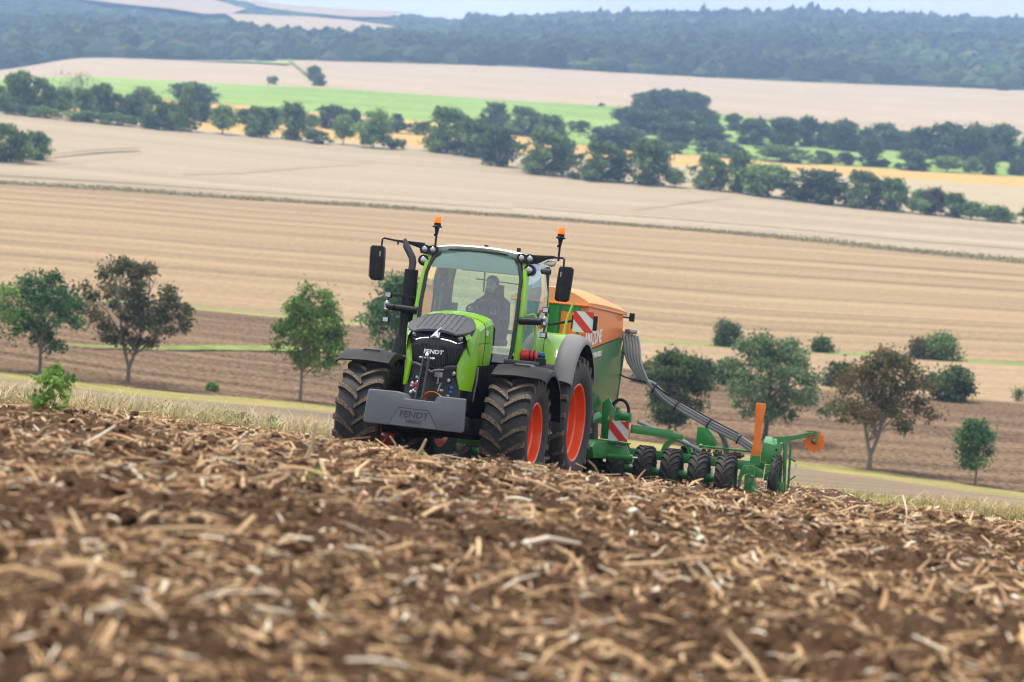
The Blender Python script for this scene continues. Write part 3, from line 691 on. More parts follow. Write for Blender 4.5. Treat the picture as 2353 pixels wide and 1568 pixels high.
BUSH = 'bushes growing beside the fields'
def nbush(label, x, yb, yt, x0, x1, pal, seed, A, B, nl=3500, leaf=.2, **kw):
    return ntree(label, x, yb, yt, x0, x1, yb - 4, pal, seed, A, B, 'bush', 'bush', nl=nl, leaf=leaf, ncl=24, r0=.06, group=BUSH, trunk=False, low=.55, rcl=.6, nb=10, **kw)
nbush('rounded green bush behind the hose bundle, right of the dark tree', 1592, 890, 812, 1540, 1648, 'dark', 41, 'K4', 'K5')
nbush('thin brownish bush just right of the green seed hopper', 1482, 880, 822, 1436, 1532, 'autumn', 42, 'K4', 'K5', nl=1500)
nbush('dark bush peeping out left of the broad grey-green tree', 1678, 885, 828, 1646, 1712, 'dark', 43, 'K4', 'K5')
nbush('dark bush peeping out left of the brownish autumn tree', 1932, 890, 835, 1900, 1968, 'dark', 44, 'K4', 'K5')
nbush('dark bush with a pointed top between autumn tree and slim tree', 2180, 922, 838, 2118, 2250, 'dark', 45, 'K4', 'K5', nl=5000)
nbush('tiny upright sapling at the right picture edge', 2340, 922, 884, 2331, 2349, 'dark', 46, 'K5', 'K5b', nl=420, leaf=.1)
nbush('grey-green bush on the grass path above the broad tree', 1668, 797, 740, 1638, 1700, 'dark', 47, 'K5b', 'K6')
nbush('small dark bush, middle one of three on the grass path', 1889, 810, 773, 1867, 1911, 'dark', 48, 'K5b', 'K6', nl=2000)
nbush('wide dark green bush with a yellowing left side on the grass path', 2158, 827, 764, 2114, 2202, 'hedge', 49, 'K5b', 'K6', nl=5000)
nbush('yellowing bush leaning on the wide dark bush at right', 2110, 825, 776, 2094, 2130, 'autumn', 50, 'K5b', 'K6', nl=1500)
nbush('little green bush in the ploughed soil between two verge trees', 488, 900, 882, 474, 502, 'fresh', 51, 'K4', 'K5', nl=900, leaf=.12)

# ---- hedgerow and far trees: a few crown types, each tree its own object
def crown_type(seed, pal, w=.8, h0=.05, nl=4200, ncl=46, top=.75, leaf=.072, low=.45, rcl=.14):
    C, cc, id_ = crown_points(h0, 1.0, w, ncl, nl, rcl, seed=seed, top=top, low=low, base=.8)
    tm = trunk_mb(max(.1, h0), cc, 1.0, .028, seed, 1, 8).mesh('trunk', M['bark'])
    return leaf_mesh('crown', C, leaf, leaf_cols(len(C), id_, PAL[pal], seed)), tm
TYPES = {
 'round': [crown_type(101, 'hedge', .95), crown_type(102, 'hedge', .9), crown_type(103, 'dark', .95)],
 'tall': [crown_type(111, 'hedge', .6, .06), crown_type(112, 'hedge', .55, .08)],
 'light': [crown_type(121, 'hedgelight', .8, .15), crown_type(122, 'hedgelight', .65, .2)],
 'shrub': [crown_type(131, 'hedge', 1.5, .02, low=.6), crown_type(132, 'dark', 1.7, .02, low=.6)],
 'russet': [crown_type(141, 'russet', .9)],
 'blue': [crown_type(151, 'blue', .95, .04), crown_type(152, 'blue', .85, .04)],
}
LOOK = {'round': 'dark green round-crowned', 'tall': 'slim dark green', 'light': 'light green', 'shrub': 'low wide bushy', 'russet': 'reddish brown', 'blue': 'dull blue-green'}
ORD = 'first second third fourth fifth sixth seventh eighth ninth tenth eleventh twelfth thirteenth fourteenth fifteenth sixteenth seventeenth eighteenth nineteenth twentieth twenty-first twenty-second twenty-third twenty-fourth twenty-fifth twenty-sixth twenty-seventh twenty-eighth twenty-ninth thirtieth thirty-first thirty-second thirty-third thirty-fourth'.split()
def far_row(where, group, A, B, items, d=None):
    """items: (x0, x1, ytop, ybase, type) in survey pixels"""
    items = sorted(items, key=lambda q: q[0] + q[1])
    for i, (x0, x1, yt, yb, ty) in enumerate(items):
        x = (x0 + x1) / 2
        if d is None: p, dd = placed(x, yb, A, B)
        else: p, dd = at(x, yb, d), d
        k = px2m(dd); w, h = (x1 - x0) * k * .98, (yb - yt) * k * .97
        cm, tm = TYPES[ty][i % len(TYPES[ty])]; bw = {'round': .95, 'tall': .6, 'light': .75, 'shrub': 1.6, 'russet': .9, 'blue': .9}[ty]
        o = empty('bush' if ty == 'shrub' else 'tree', Matrix.Translation(p) @ Matrix.Rotation(i * 2.1, 4, 'Z') @ Matrix.Diagonal((w / bw, w / bw, h, 1)))
        kind_ = 'bush' if ty == 'shrub' else 'tree'
        tag(o, f'{LOOK[ty]} {kind_}, {ORD[i]} from the left {where}', kind_, group)
        link('trunk', tm, o); link('crown', cm, o)

Zl = lambda L: [(a / 2, b / 2, c / 2, e / 2, t) for a, b, c, e, t in L]            # left half measurements
Zr = lambda L: [(1176.5 + a / 2, 1176.5 + b / 2, c / 2, e / 2, t) for a, b, c, e, t in L]
far_row('in the hedge behind the barley, left half', 'trees in the hedge behind the barley field', 'K8', 'K8b', Zl([
 (-40, 40, 405, 512, 'round'), (40, 135, 345, 522, 'tall'), (125, 245, 372, 530, 'round'), (235, 335, 410, 540, 'light'), (320, 430, 425, 552, 'round'), (425, 505, 395, 548, 'tall'),
 (495, 575, 440, 558, 'round'), (555, 655, 462, 572, 'round'), (645, 765, 450, 590, 'round'), (745, 835, 480, 592, 'light'), (820, 892, 408, 602, 'light'), (815, 918, 550, 606, 'shrub'),
 (965, 1078, 492, 616, 'light'), (1122, 1235, 500, 630, 'round'), (1262, 1405, 488, 642, 'round'), (1370, 1520, 592, 658, 'shrub'), (1535, 1618, 538, 664, 'light'), (1655, 1775, 518, 680, 'light'),
 (1768, 1868, 640, 686, 'shrub'), (-20, 150, 478, 526, 'shrub'), (120, 300, 492, 541, 'shrub'), (280, 460, 508, 560, 'shrub'), (440, 640, 528, 580, 'shrub'), (620, 820, 542, 601, 'shrub'), (1945, 2160, 508, 702, 'round'), (2070, 2260, 560, 722, 'round'), (2200, 2370, 590, 760, 'round')]))
far_row('in the hedge behind the barley, right half', 'trees in the hedge behind the barley field', 'K8', 'K8b', Zr([
 (40, 255, 612, 800, 'round'), (195, 280, 640, 765, 'tall'), (305, 515, 662, 832, 'round'), (505, 722, 662, 850, 'round'), (700, 795, 785, 862, 'light'), (828, 975, 722, 872, 'round'),
 (968, 1095, 712, 884, 'round'), (1060, 1285, 765, 905, 'light'), (1275, 1525, 788, 935, 'round'), (1515, 1685, 798, 960, 'round'), (1655, 1815, 832, 972, 'round'), (1828, 1920, 880, 985, 'light'),
 (1890, 1995, 872, 990, 'russet'), (240, 330, 790, 822, 'shrub'), (1060, 1180, 852, 900, 'shrub'), (1240, 1360, 872, 922, 'shrub'), (1965, 2085, 898, 1002, 'round'), (2055, 2165, 932, 1012, 'light'), (2165, 2295, 952, 1022, 'light'), (2325, 2420, 958, 1032, 'round')]))
far_row('in the row before the green field', 'trees in the row before the green crop', 'K8b', 'K9', Zl([
 (600, 695, 408, 505, 'tall'), (875, 975, 478, 560, 'round'), (1080, 1180, 505, 570, 'blue'), (1180, 1290, 500, 590, 'blue'), (1455, 1595, 492, 592, 'blue'), (1585, 1665, 508, 600, 'blue'), (1795, 1850, 525, 575, 'round'),
 (1400, 1460, 530, 600, 'light'), (1755, 1905, 555, 612, 'shrub'), (1895, 1995, 560, 622, 'shrub'), (785, 995, 388, 470, 'blue'), (2215, 2330, 478, 600, 'round')]) + Zr([(-30, 130, 500, 625, 'round'), (95, 245, 540, 655, 'round')]))
far_row('in the copse below the oval wood', 'trees in the copses across the valley', 'K9', 'K10', Zr([
 (240, 360, 552, 605, 'shrub'), (350, 660, 588, 682, 'blue'), (475, 640, 500, 612, 'blue'), (590, 720, 515, 620, 'blue'), (700, 830, 500, 610, 'blue'), (820, 950, 512, 615, 'blue'), (985, 1065, 528, 600, 'blue'),
 (660, 830, 570, 660, 'blue'), (820, 1000, 575, 665, 'blue'), (1040, 1180, 552, 668, 'blue'), (1170, 1310, 548, 668, 'blue'), (1300, 1400, 545, 672, 'blue'), (1390, 1470, 570, 680, 'blue'), (1445, 1610, 565, 692, 'blue'), (1595, 1680, 598, 690, 'blue'), (1655, 1765, 572, 650, 'blue'), (1675, 1865, 608, 692, 'blue'),
 (1805, 1930, 598, 728, 'blue'), (1895, 2085, 578, 735, 'blue'), (2050, 2205, 588, 742, 'blue'), (2175, 2350, 588, 742, 'blue'), (2335, 2450, 640, 742, 'blue')]))
far_row('along the yellow field on the right', 'bushes along the yellow field', 'K8b', 'K9', Zr([
 (655, 810, 648, 706, 'shrub'), (825, 1095, 650, 722, 'shrub'), (1085, 1385, 665, 745, 'shrub'), (1375, 1470, 698, 755, 'round'), (1495, 1565, 704, 762, 'russet'), (1590, 1695, 645, 768, 'blue'), (1685, 1735, 734, 772, 'russet'), (1752, 1792, 750, 780, 'shrub'),
 (1795, 1930, 698, 786, 'blue'), (1945, 2050, 724, 792, 'light'), (2075, 2135, 728, 798, 'light'), (2145, 2230, 698, 804, 'blue'), (2275, 2360, 738, 808, 'blue')]))
far_row('of the oval wood in the pale far field', 'trees of the oval wood', 'K10', 'K11', Zr([
 (545, 640, 432, 506, 'blue'), (600, 700, 420, 508, 'blue'), (660, 760, 416, 508, 'blue'), (720, 815, 420, 508, 'blue'), (780, 870, 430, 510, 'blue'), (830, 908, 442, 510, 'blue')]))
far_row('in the barley at the left edge', 'bushes in the barley field', 'K7b', 'K8', Zl([(-60, 115, 582, 742, 'round'), (95, 225, 618, 734, 'round')]))
far_row('in the far pale fields', 'lone bushes in the far fields', 'K10', 'K11', Zl([(1408, 1482, 308, 372, 'blue'), (1440, 1500, 345, 395, 'blue'), (1218, 1278, 348, 388, 'shrub')]) + Zr([(398, 425, 474, 490, 'shrub')]))
far_row('at the foot of the far wood', 'trees at the foot of the far wood', 'K10', 'K11', Zl([
 (275, 425, 172, 266, 'blue'), (215, 300, 215, 280, 'blue'), (90, 200, 232, 300, 'blue'), (-30, 90, 235, 318, 'blue'), (560, 640, 220, 268, 'blue'), (670, 745, 222, 272, 'blue'), (735, 822, 212, 274, 'blue'), (880, 980, 236, 278, 'blue'), (1180, 1280, 240, 280, 'blue')])
 + Zr([(260, 330, 290, 322, 'light'), (340, 420, 272, 326, 'light'), (410, 510, 278, 332, 'blue'), (540, 610, 300, 338, 'light'), (840, 900, 320, 354, 'light'), (2230, 2290, 378, 415, 'blue')]))

# bare grey tree in the left hedge
b_foot, b_d = placed(172, 258, 'K8', 'K8b'); kk = px2m(b_d)
bare = empty('bare_tree', Matrix.Translation(b_foot)); tag(bare, 'bare grey leafless tree rising above the hedge at left', 'tree')
bc = np.stack([rng.normal(0, 26 * kk, 46), rng.normal(0, 16 * kk, 46), rng.uniform(50 * kk, 98 * kk, 46)], -1)
trunk_mb(38 * kk, bc, 98 * kk, .22, 77, 2, 46).build('trunk', M['greybark'], bare)
tw = MB()
for c in bc:
    for q in range(5):
        e = Vector(c) + Vector(rng.normal(0, 7 * kk, 3)) + Vector((0, 0, 4 * kk)); tw.tube([Vector(c), e], [.05, .02], 4, caps=False)
tag(tw.build('twigs', M['greybark'], bare), kind='stuff')

# far forest on the hills: one mass of crowns (stuff)
def forest(n):
    a = np.radians(rng.uniform(-17, 17, n)); s = rng.uniform(0, 1, n) ** .8
    g = lambda q: np.interp(a, AZ, q)
    (ta, da), (tb, db) = CURV['K11'], CURV['K12']
    ta, da, tb, db = g(ta), g(da), g(tb), g(db)
    d = da + (db - da) * s; z = -ta * da + (ta * da - tb * db) * s; t = -z / d
    # open fields on the left hill, in plan: polygons given by survey direction
    keepm = np.ones(n, bool); vx = np.sin(a); vy = np.cos(a)
    P = np.stack([vx, vy, -t], -1); dep = P @ _f; ix = IW / 2 + FPX * (P @ _r) / dep; iy = IH / 2 - FPX * (P @ _u) / dep
    for poly in HILL_FIELDS: keepm &= ~inside(ix, iy, poly)
    a, d, z = a[keepm], d[keepm], z[keepm]; n = len(a)
    h = rng.uniform(8, 15, n); w = rng.uniform(4.5, 9, n); h = np.where((a < -.03) & (d > 1750), h * .5, h)
    X, Y = d * np.sin(a), d * np.cos(a); z = z + 8 * fbm(X, Y, .004, 4, 5) * .9
    nseg, nring = 7, 4; zz = np.array([0, .5, .85, 1.0]); rr = np.array([.8, 1.0, .7, .12])
    con = rng.uniform(0, 1, n) < np.where((d > 2300) & (a > .02), .05, .01)
    th = np.arange(nseg) / nseg * 2 * np.pi
    rad = rr[None, :, None] * np.ones((n, 1, nseg)) * rng.uniform(.72, 1.3, (n, nring, nseg))
    rad[con] *= np.array([1, .75, .4, .3])[None, :, None]
    rad = rad * w[:, None, None]; hz = zz[None, :, None] * h[:, None, None] * rng.uniform(.9, 1.12, (n, nring, nseg)) * np.where(con, 1.35, 1)[:, None, None]
    V = np.stack([X[:, None, None] + rad * np.cos(th), Y[:, None, None] + rad * np.sin(th), z[:, None, None] - 3 + hz], -1)
    ids = np.arange(nring * nseg).reshape(nring, nseg); F = []
    for k in range(nring - 1):
        for j in range(nseg): F.append((ids[k, j], ids[k, (j + 1) % nseg], ids[k + 1, (j + 1) % nseg], ids[k + 1, j]))
    F = np.array(F); FF = (F[None] + (np.arange(n) * nring * nseg)[:, None, None]).reshape(-1, 4)
    pal = np.array([(.026, .048, .020), (.038, .064, .026), (.022, .038, .018), (.055, .082, .032), (.065, .066, .034)])
    col = pal[rng.choice(5, n, p=[.3, .3, .2, .14, .06])] * (1 + 2.2 * fbm(X, Y, .006, 3, 31))[:, None] * rng.uniform(.75, 1.3, (n, 1))
    return np_mesh('forest', V.reshape(-1, 3), [FF], [M['forestleaf']], False, np.repeat(col, nring * nseg, 0))
def inside(x, y, poly):
    c = np.zeros(len(x), bool); j = len(poly) - 1
    for i in range(len(poly)):
        xi, yi = poly[i]; xj, yj = poly[j]
        c ^= ((yi > y) != (yj > y)) & (x < (xj - xi) * (y - yi) / (yj - yi + 1e-9) + xi); j = i
    return c
HILL_FIELDS = [[(150, -30), (470, -30), (495, 12), (565, 33), (530, 46), (470, 47), (395, 35), (330, 29), (260, 21), (185, 11)],
               [(515, 44), (600, 49), (700, 52), (800, 60), (908, 76), (840, 93), (750, 97), (690, 91), (600, 79), (545, 66)],
               [(565, 8), (650, 20), (740, 28), (925, 38), (890, 52), (800, 52), (720, 44), (650, 36), (590, 26)]]
M['forestleaf'] = tint_mat('forest_leaf', .95, 0, spec=.05)
tag(link('forest', forest(10500)), 'blue-green forest covering the far hills', 'forest', kind='stuff')
for k, poly in enumerate(HILL_FIELDS):
    cx_, cy_ = sum(p[0] for p in poly) / len(poly), sum(p[1] for p in poly) / len(poly)
    v = [on_strip(x, y, 'K11', 'K12') + Vector((0, 0, 5.5)) for x, y in poly] + [on_strip(cx_, cy_, 'K11', 'K12') + Vector((0, 0, 5.5))]
    n_ = len(poly)
    tag(MB().add(v, [(i, (i + 1) % n_, n_) for i in range(n_)]).build('hill_field', FM['far']), kind='structure')

# weeds on the margin between stubble and barley (stuff)
nw = 12000; aw = np.radians(rng.uniform(-16, 16, nw)); (tA, dA), (tB, dB) = CURV['K7'], CURV['K7b']
uw = rng.uniform(-.15, 1.1, nw); gq = lambda q: np.interp(aw, AZ, q); dW = gq(dA) + (gq(dB) - gq(dA)) * uw; zW = -gq(tA) * gq(dA) + (gq(tA) * gq(dA) - gq(tB) * gq(dB)) * uw
hW = .15 + .8 * np.clip(fbm(dW * np.sin(aw), dW * 0, .06, 3, 12) + .15, 0, 1); CW = np.stack([dW * np.sin(aw), dW * np.cos(aw), zW + rng.uniform(0, 1, nw) * hW], -1)
colW = np.array([(.11, .085, .04), (.15, .12, .055), (.085, .10, .035), (.19, .15, .08)])[rng.integers(0, 4, nw)]
tag(link('margin_weeds', leaf_mesh('margin_weeds', CW, .22, colW)), 'brownish weeds on the margin between stubble and barley', 'weeds', kind='stuff')

# dry grass along the edge of the tilled field, green weeds in it (stuff)
def grass(name, n, band, hgt, cols, lean=.35, amin=-15, amax=15, wd=.006, label='', heads=False):
    a = np.radians(rng.uniform(amin, amax, n)); s = rng.uniform(band[0], band[1], n)
    g = lambda q: np.interp(a, AZ, q)
    (ta, da), (tb, db) = CURV['K1'], CURV['K2']; ta, da, tb, db = g(ta), g(da), g(tb), g(db)
    dens = fbm(da * np.sin(a), da * np.cos(a) + s * 6, .35, 3, 44) + .5
    k = rng.uniform(0, 1, n) < np.clip((dens - .25) * 2.2, .08, 1); a, s, ta, da, tb, db = (q[k] for q in (a, s, ta, da, tb, db)); n = len(a)
    d = da + (db - da) * s; z = -ta * da + (ta * da - tb * db) * s; X, Y = d * np.sin(a), d * np.cos(a)
    H = rng.lognormal(math.log(hgt), .32, n).clip(0, hgt * 1.7); la = rng.uniform(0, 6.28, n); lm = rng.uniform(.05, lean, n) * H
    w = wd * rng.uniform(.7, 1.5, n); V = np.zeros((n, 3, 2, 3)); sd_ = rng.uniform(0, 6.28, n)
    for q, (f_, l_, ww) in enumerate(((0, 0, 1), (.6, .35, .9), (1, 1, .35))):
        c = np.stack([X + np.cos(la) * lm * l_, Y + np.sin(la) * lm * l_, z - .03 + H * f_ * (1 - .15 * l_)], -1); o_ = np.stack([np.cos(sd_), np.sin(sd_), 0 * sd_], -1) * (w * ww)[:, None]
        V[:, q, 0] = c - o_; V[:, q, 1] = c + o_
    F = np.array([(0, 1, 3, 2), (2, 3, 5, 4)]); FF = (F[None] + (np.arange(n) * 6)[:, None, None]).reshape(-1, 4)
    c = np.array(cols)[rng.integers(0, len(cols), n)] * rng.uniform(.8, 1.2, (n, 1))
    tag(link(name, np_mesh(name, V.reshape(-1, 3), [FF], [M['straw']], False, np.repeat(c, 6, 0))), label, 'grass', kind='stuff')
DRY = [(.60, .44, .22), (.48, .37, .18), (.60, .50, .33), (.38, .34, .14), (.33, .33, .12)]
grass('dry_grass', 40000, (-.02, .6), .25, DRY, .9, wd=.009, label='pale dry grass along the edge of the tilled field')
grass('green_grass', 30000, (0, .9), .12, wd=.010, cols= [(.16, .23, .05), (.24, .28, .08), (.30, .30, .11)], lean=.6, label='short green grass between the dry stems')
grass('seed_stems', 5200, (0, .3), .36, [(.62, .52, .38), (.58, .46, .30)], .9, -13, -3.2, .005, label='tall bleached seed stems on the field edge at left')
def weed(label, x, yb, yt, x0, x1, d, seed, nl, leaf, pal='fresh'):
    p = at(x, yb, d); p.z = float(soil_z(np.array([p.x]), np.array([p.y]))[0]); k = px2m(d)
    return near_tree('weed', label, 'weed', p, (yb - yt) * k, (x1 - x0) * k, .02, pal, seed, ncl=16, nl=nl, leaf=leaf, r0=.006, rcl=.05, trunk=False, group='green weeds in the tilled soil', low=.5, nb=12)
weed('leafy green weed standing at left in the tilled soil', 118, 985, 888, 68, 168, 20.5, 61, 420, .045)
weed('tiny green weed below the ballast weight', 966, 1062, 1040, 944, 990, 20.5, 62, 120, .03)
weed('faint green sprout right of the tall pale stalk', 722, 1156, 1138, 700, 748, 15, 63, 90, .02)
for i, (x, y) in enumerate([(385, 962), (520, 975), (558, 985), (625, 992)]):
    p = on_strip(x, y, 'K1', 'K2')
    near_tree('weed', f'bright green weed, {ORD[i]} from the left in the dry grass edge', 'weed', p, .28, .36, .02, 'fresh', 70 + i, ncl=14, nl=110, leaf=.05, r0=.008, rcl=.09, trunk=False, group='green weeds in the tilled soil', low=.5, nb=8)

# ------------------------------------------------------------------ wheels
def wheel_meshes(Rr, W, rim, nl, lugh=.05, lugw=.058, delta=.2, steps=6, mats=('rubber', 'lug'), seg=44):
    m = MB(); b = Rr - lugh; h = W / 2
    prof = [(rim * .985, h * .70), (rim + .025, h * .86), (rim + (b - rim) * .35, h * .985), (rim + (b - rim) * .62, h * 1.0), (b - .05, h * .95), (b - .014, h * .80), (b, h * .4), (b + .004, 0)]
    prof = prof + [(r_, -y) for r_, y in prof[-2::-1]]
    m.lathe(prof, seg)
    for s in (-1, 1):                                   # chevron lugs
        for k in range(nl):
            th0 = 2 * math.pi * (k + (.5 if s > 0 else 0)) / nl; rings = []
            for j in range(steps + 1):
                u = j / steps; y = s * h * (-.05 + 1.03 * u); th = th0 + delta / Rr * (1 - (1 - u) ** 1.55)
                top = Rr if u < .8 else Rr - (u - .8) / .2 * .035
                bot = (b - .012) if u < .8 else b - .03 - (u - .8) / .2 * .10
                wt = lugw * (.8 + .35 * u) / Rr / 2; wb = wt * 1.45
                ring = [(bot, th - wb), (top, th - wt), (top, th + wt), (bot, th + wb)]
                rings.append([(r_ * math.cos(t_), y, r_ * math.sin(t_)) for r_, t_ in ring])
            v = [p for r_ in rings for p in r_]; fs = []; mi = []
            for q in range(steps):
                for i in range(3): fs.append((q * 4 + i, q * 4 + i + 1, q * 4 + 5 + i, q * 4 + 4 + i)); mi.append(1 if i == 1 else 0)
            fs += [(0, 1, 2, 3), (steps * 4 + 3, steps * 4 + 2, steps * 4 + 1, steps * 4)]; mi += [0, 1]
            m.add(v, fs, mi)
    tyre = m.mesh('tyre', [M[mats[0]], M[mats[1]]], smooth=50)
    return tyre

def rim_mesh(rim, W, mat='rim', dish=.10):
    """deep dished rim seen from +y (outside); profile from flange to the wheel disc"""
    h = W / 2
    o = [(rim + .028, h * .80), (rim + .03, h * .86), (rim + .012, h * .875), (rim - .012, h * .84), (rim - .02, h * .70), (rim - .028, h * .50), (rim - .055, h * .42), (rim - .06, h * .22), (rim - .085, h * .16), (rim - .09, -h * .1),
         (rim - .13, -h * .14), (rim * .52, -h * dish), (rim * .30, -h * dish + .02), (rim * .27, -h * dish + .07), (.02, -h * dish + .075)]
    i_ = [(rim - .10, -h * .12), (rim - .07, -h * .45), (rim - .02, -h * .7), (rim + .02, -h * .84), (rim + .03, -h * .80)]
    m = MB().lathe(o, 48).lathe(i_, 48)
    for k in range(10):
        a = 2 * math.pi * k / 10; c = (rim * .40 * math.cos(a), -h * dish + .03, rim * .40 * math.sin(a))
        m.lathe([(.022, 0), (.022, .03), (.001, .032)], 6, 'y', c)
    return m.mesh('wheel', M[mat], smooth=30)

# ------------------------------------------------------------------ tractor (local frame: x forward, y to its left, z up; origin on the ground under the front axle)
tractor = empty('tractor', TM); tag(tractor, 'light green tractor with orange-red wheels climbing the tilled hill', 'tractor')
MIR = lambda s: Matrix.Diagonal((1, s, 1, 1))
ft, fr_ = wheel_meshes(.80, .62, .405, 21, lugw=.066), rim_mesh(.405, .62)
rt, rr_ = wheel_meshes(.985, .70, .555, 22, .055, .065, .25), rim_mesh(.555, .70)
for (x, y, z, tm_, rm_, st) in ((0, 1.02, .80, ft, fr_, R(-1.8)), (0, -1.02, .80, ft, fr_, R(-1.8)), (-2.85, 1.0, .975, rt, rr_, R(-2.8)), (-2.85, -1.0, .975, rt, rr_, R(-2.8))):
    s = 1 if y > 0 else -1
    w = link('wheel', rm_, tractor, Matrix.Translation((x, y, z)) @ Matrix.Rotation(st, 4, 'Z') @ (Matrix.Identity(4) if s > 0 else Matrix.Rotation(math.pi, 4, 'Z')))
    # tread runs the same way round on both sides
    link('tyre', tm_, w, Matrix.Identity(4) if s > 0 else Matrix.Rotation(math.pi, 4, 'Z'))

def fender_arc(cx, cz, rad, th0, th1, sec, n=14, thick=.03):
    """sec: list of (radius offset, y); rad: function of angle"""
    rings = []
    for k in range(n + 1):
        th = th0 + (th1 - th0) * k / n; r0 = rad(th)
        ring = [(cx + (r0 + o) * math.cos(th), y, cz + (r0 + o) * math.sin(th)) for o, y in sec] + [(cx + (r0 + o - thick) * math.cos(th), y, cz + (r0 + o - thick) * math.sin(th)) for o, y in sec[::-1]]
        rings.append(ring)
    return rings
for s in (-1, 1):
    m = MB().loft(fender_arc(0, .80, lambda t: .90, R(56), R(168), [(-.06, s * .68), (.0, s * .72), (.02, s * 1.05), (.0, s * 1.40), (-.035, s * 1.46), (-.075, s * 1.47)], 16, .022))
    o = m.build('front_fender', M['black'], tractor)
    MB().loft(fender_arc(0, .80, lambda t: .905, R(78), R(112), [(.005, s * .92), (.03, s * .95), (.03, s * 1.16), (.005, s * 1.19)], 5, .02)).build('fender_cap', M['grey'], o)
    MB().bar((-.25, s * .62, 1.62), (.15, s * 1.0, 1.70), .05, .04).bar((-.1, s * .60, 1.65), (-.1, s * .62, 1.1), .06, .06).build('fender_bracket', M['black'], tractor)
    rad = lambda t: 1.13 + .16 * math.sin(min(math.pi / 2, max(0, (t - R(30)) * 1.3))) - .10 * max(0, (t - R(100)) / R(60))
    g = MB().loft(fender_arc(-2.85, .975, rad, R(31), R(146), [(-.02, s * .62), (.0, s * .66), (.0, s * 1.06)], 18, .03)); g.build('rear_fender', M['green'], tractor)
    MB().prism([(-2.85 + rad(R(a)) * math.cos(R(a)), .975 + rad(R(a)) * math.sin(R(a))) for a in range(31, 150, 9)] + [(-3.6, 1.2), (-2.2, 1.2)], 1, s * .60, s * .64).build('fender_wall', M['green'], tractor)
    o = MB().loft(fender_arc(-2.85, .975, rad, R(31), R(146), [(.0, s * 1.06), (.012, s * 1.09), (.008, s * 1.20), (-.015, s * 1.28), (-.055, s * 1.335), (-.10, s * 1.35)], 18, .025)).build('fender_extension', M['fender'], tractor)
    MB().loft(fender_arc(-2.85, .975, lambda t: rad(t) - .03, R(33), R(145), [(.0, s * 1.07), (-.01, s * 1.20), (-.03, s * 1.28), (-.08, s * 1.325)], 16, .01)).build('fender_lining', M['black'], o)

# bonnet
def sec(x, w, zt, zb, shoulder=.11, crown=.03):
    half = [(w, zb), (w + .012, zb + (zt - zb) * .45), (w, zt - shoulder), (w - .035, zt - shoulder * .45), (w - .11, zt - .012), (w * .4, zt + crown * .8), (0, zt + crown)]
    pts = half + [(-y, z) for y, z in half[-2::-1]]; return [(x, y, z) for y, z in pts]
st = [(-.34, .485, 2.338, 1.68), (-.30, .488, 2.338, 1.67), (-.2, .485, 2.325, 1.66), (.15, .48, 2.265, 1.64), (.40, .47, 2.20, 1.64), (.60, .455, 2.13, 1.66), (.72, .435, 2.085, 1.80), (.80, .41, 2.05, 1.92)]
MB().loft([sec(*q) for q in st], closed=False).build('bonnet', M['green'], tractor, smooth=24)
MB().loft([sec(x, w, zt, 1.5) for x, w, zt in ((-.80, .36, 2.16), (-.5, .40, 2.22), (-.335, .47, 2.325))]).build('bulkhead', M['black'], tractor)
for xs in (.10,):
    MB().tube([(x + .002, y * 1.004, z + .002) for x, y, z in sec(xs, .481, 2.272, 1.65)], .0045, 5).build('panel_seam', M['black'], tractor)
for s in (-1, 1): MB().tube([(-.30, s * .494, 1.98), (.10, s * .492, 1.95), (.44, s * .487, 1.93)], .0045, 5).build('panel_seam', M['black'], tractor)
ins = [(.22, .325, 2.262), (.38, .385, 2.222), (.52, .445, 2.168), (.62, .462, 2.125), (.78, .425, 2.072), (.90, .365, 2.04), (.965, .29, 2.02)]
rings = []
for x, w, z in ins:
    top = [(x, y * w, z + .034 * (1 - y * y) + .008 - .012 * abs(y) ** 6) for y in (-1, -.85, -.6, -.3, 0, .3, .6, .85, 1)]
    bot = [(x, y * w, z - .022 + .03 * (1 - y * y)) for y in (1, .6, .3, 0, -.3, -.6, -1)]
    rings.append(top + bot)
hood_ins = MB().loft(rings).build('bonnet_insert', M['grey'], tractor, smooth=35)
for i in range(8):
    y = -.27 + i * .077
    P = [(x, y, z + .034 * (1 - (y / w) ** 2) + .0065) for x, w, z in ins[:-1] if abs(y) < w - .07]
    MB().tube(P, .0055, 5).build('rib', M['black'], hood_ins)
# nose and grille
rows_ = []
for z, w, xf in ((1.52, .26, .90), (1.60, .335, .925), (1.72, .36, .945), (1.84, .375, .95), (1.93, .385, .945), (2.0, .39, .92), (2.05, .38, .86)):
    rows_.append([(xf - .23 * abs(y) ** 2.4, y * w, z) for y in (-1, -.9, -.7, -.45, -.2, 0, .2, .45, .7, .9, 1)])
grille = MB().loft(rows_, closed=False).build('grille', M['grille'], tractor)
gx = lambda y, w, xf: xf - .23 * abs(y / w) ** 2.4
for i in range(34):
    y = -.335 + i * .0203
    zt_ = 1.86 if abs(y) < .2 else 1.83
    MB().tube([(gx(y, .345, .925) + .004, y, 1.62 if abs(y) > .16 else 1.56), (gx(y, .36, .945) + .006, y, 1.72), (gx(y, .378, .95) + .005, y, zt_)], .0055, 5).build('grille_bar', M['grey'], grille)
MB().lathe([(.15, 0), (.16, .012), (.17, 0)], 28, 'x', (.935, .05, 1.70)).build('fan_ring', M['black'], grille)
MB().loft([[(gx(y, .4, .93) + o, y, zb_ + .10 * math.sin(min(1, abs(y) / .30) * math.pi / 2) + dz) for y in np.linspace(-.36, .36, 13)] for zb_, o, dz in ((1.50, .015, .01), (1.50, .03, -.015), (1.50, .015, -.045))], closed=False).build('grille_lower_lip', M['grey'], grille)
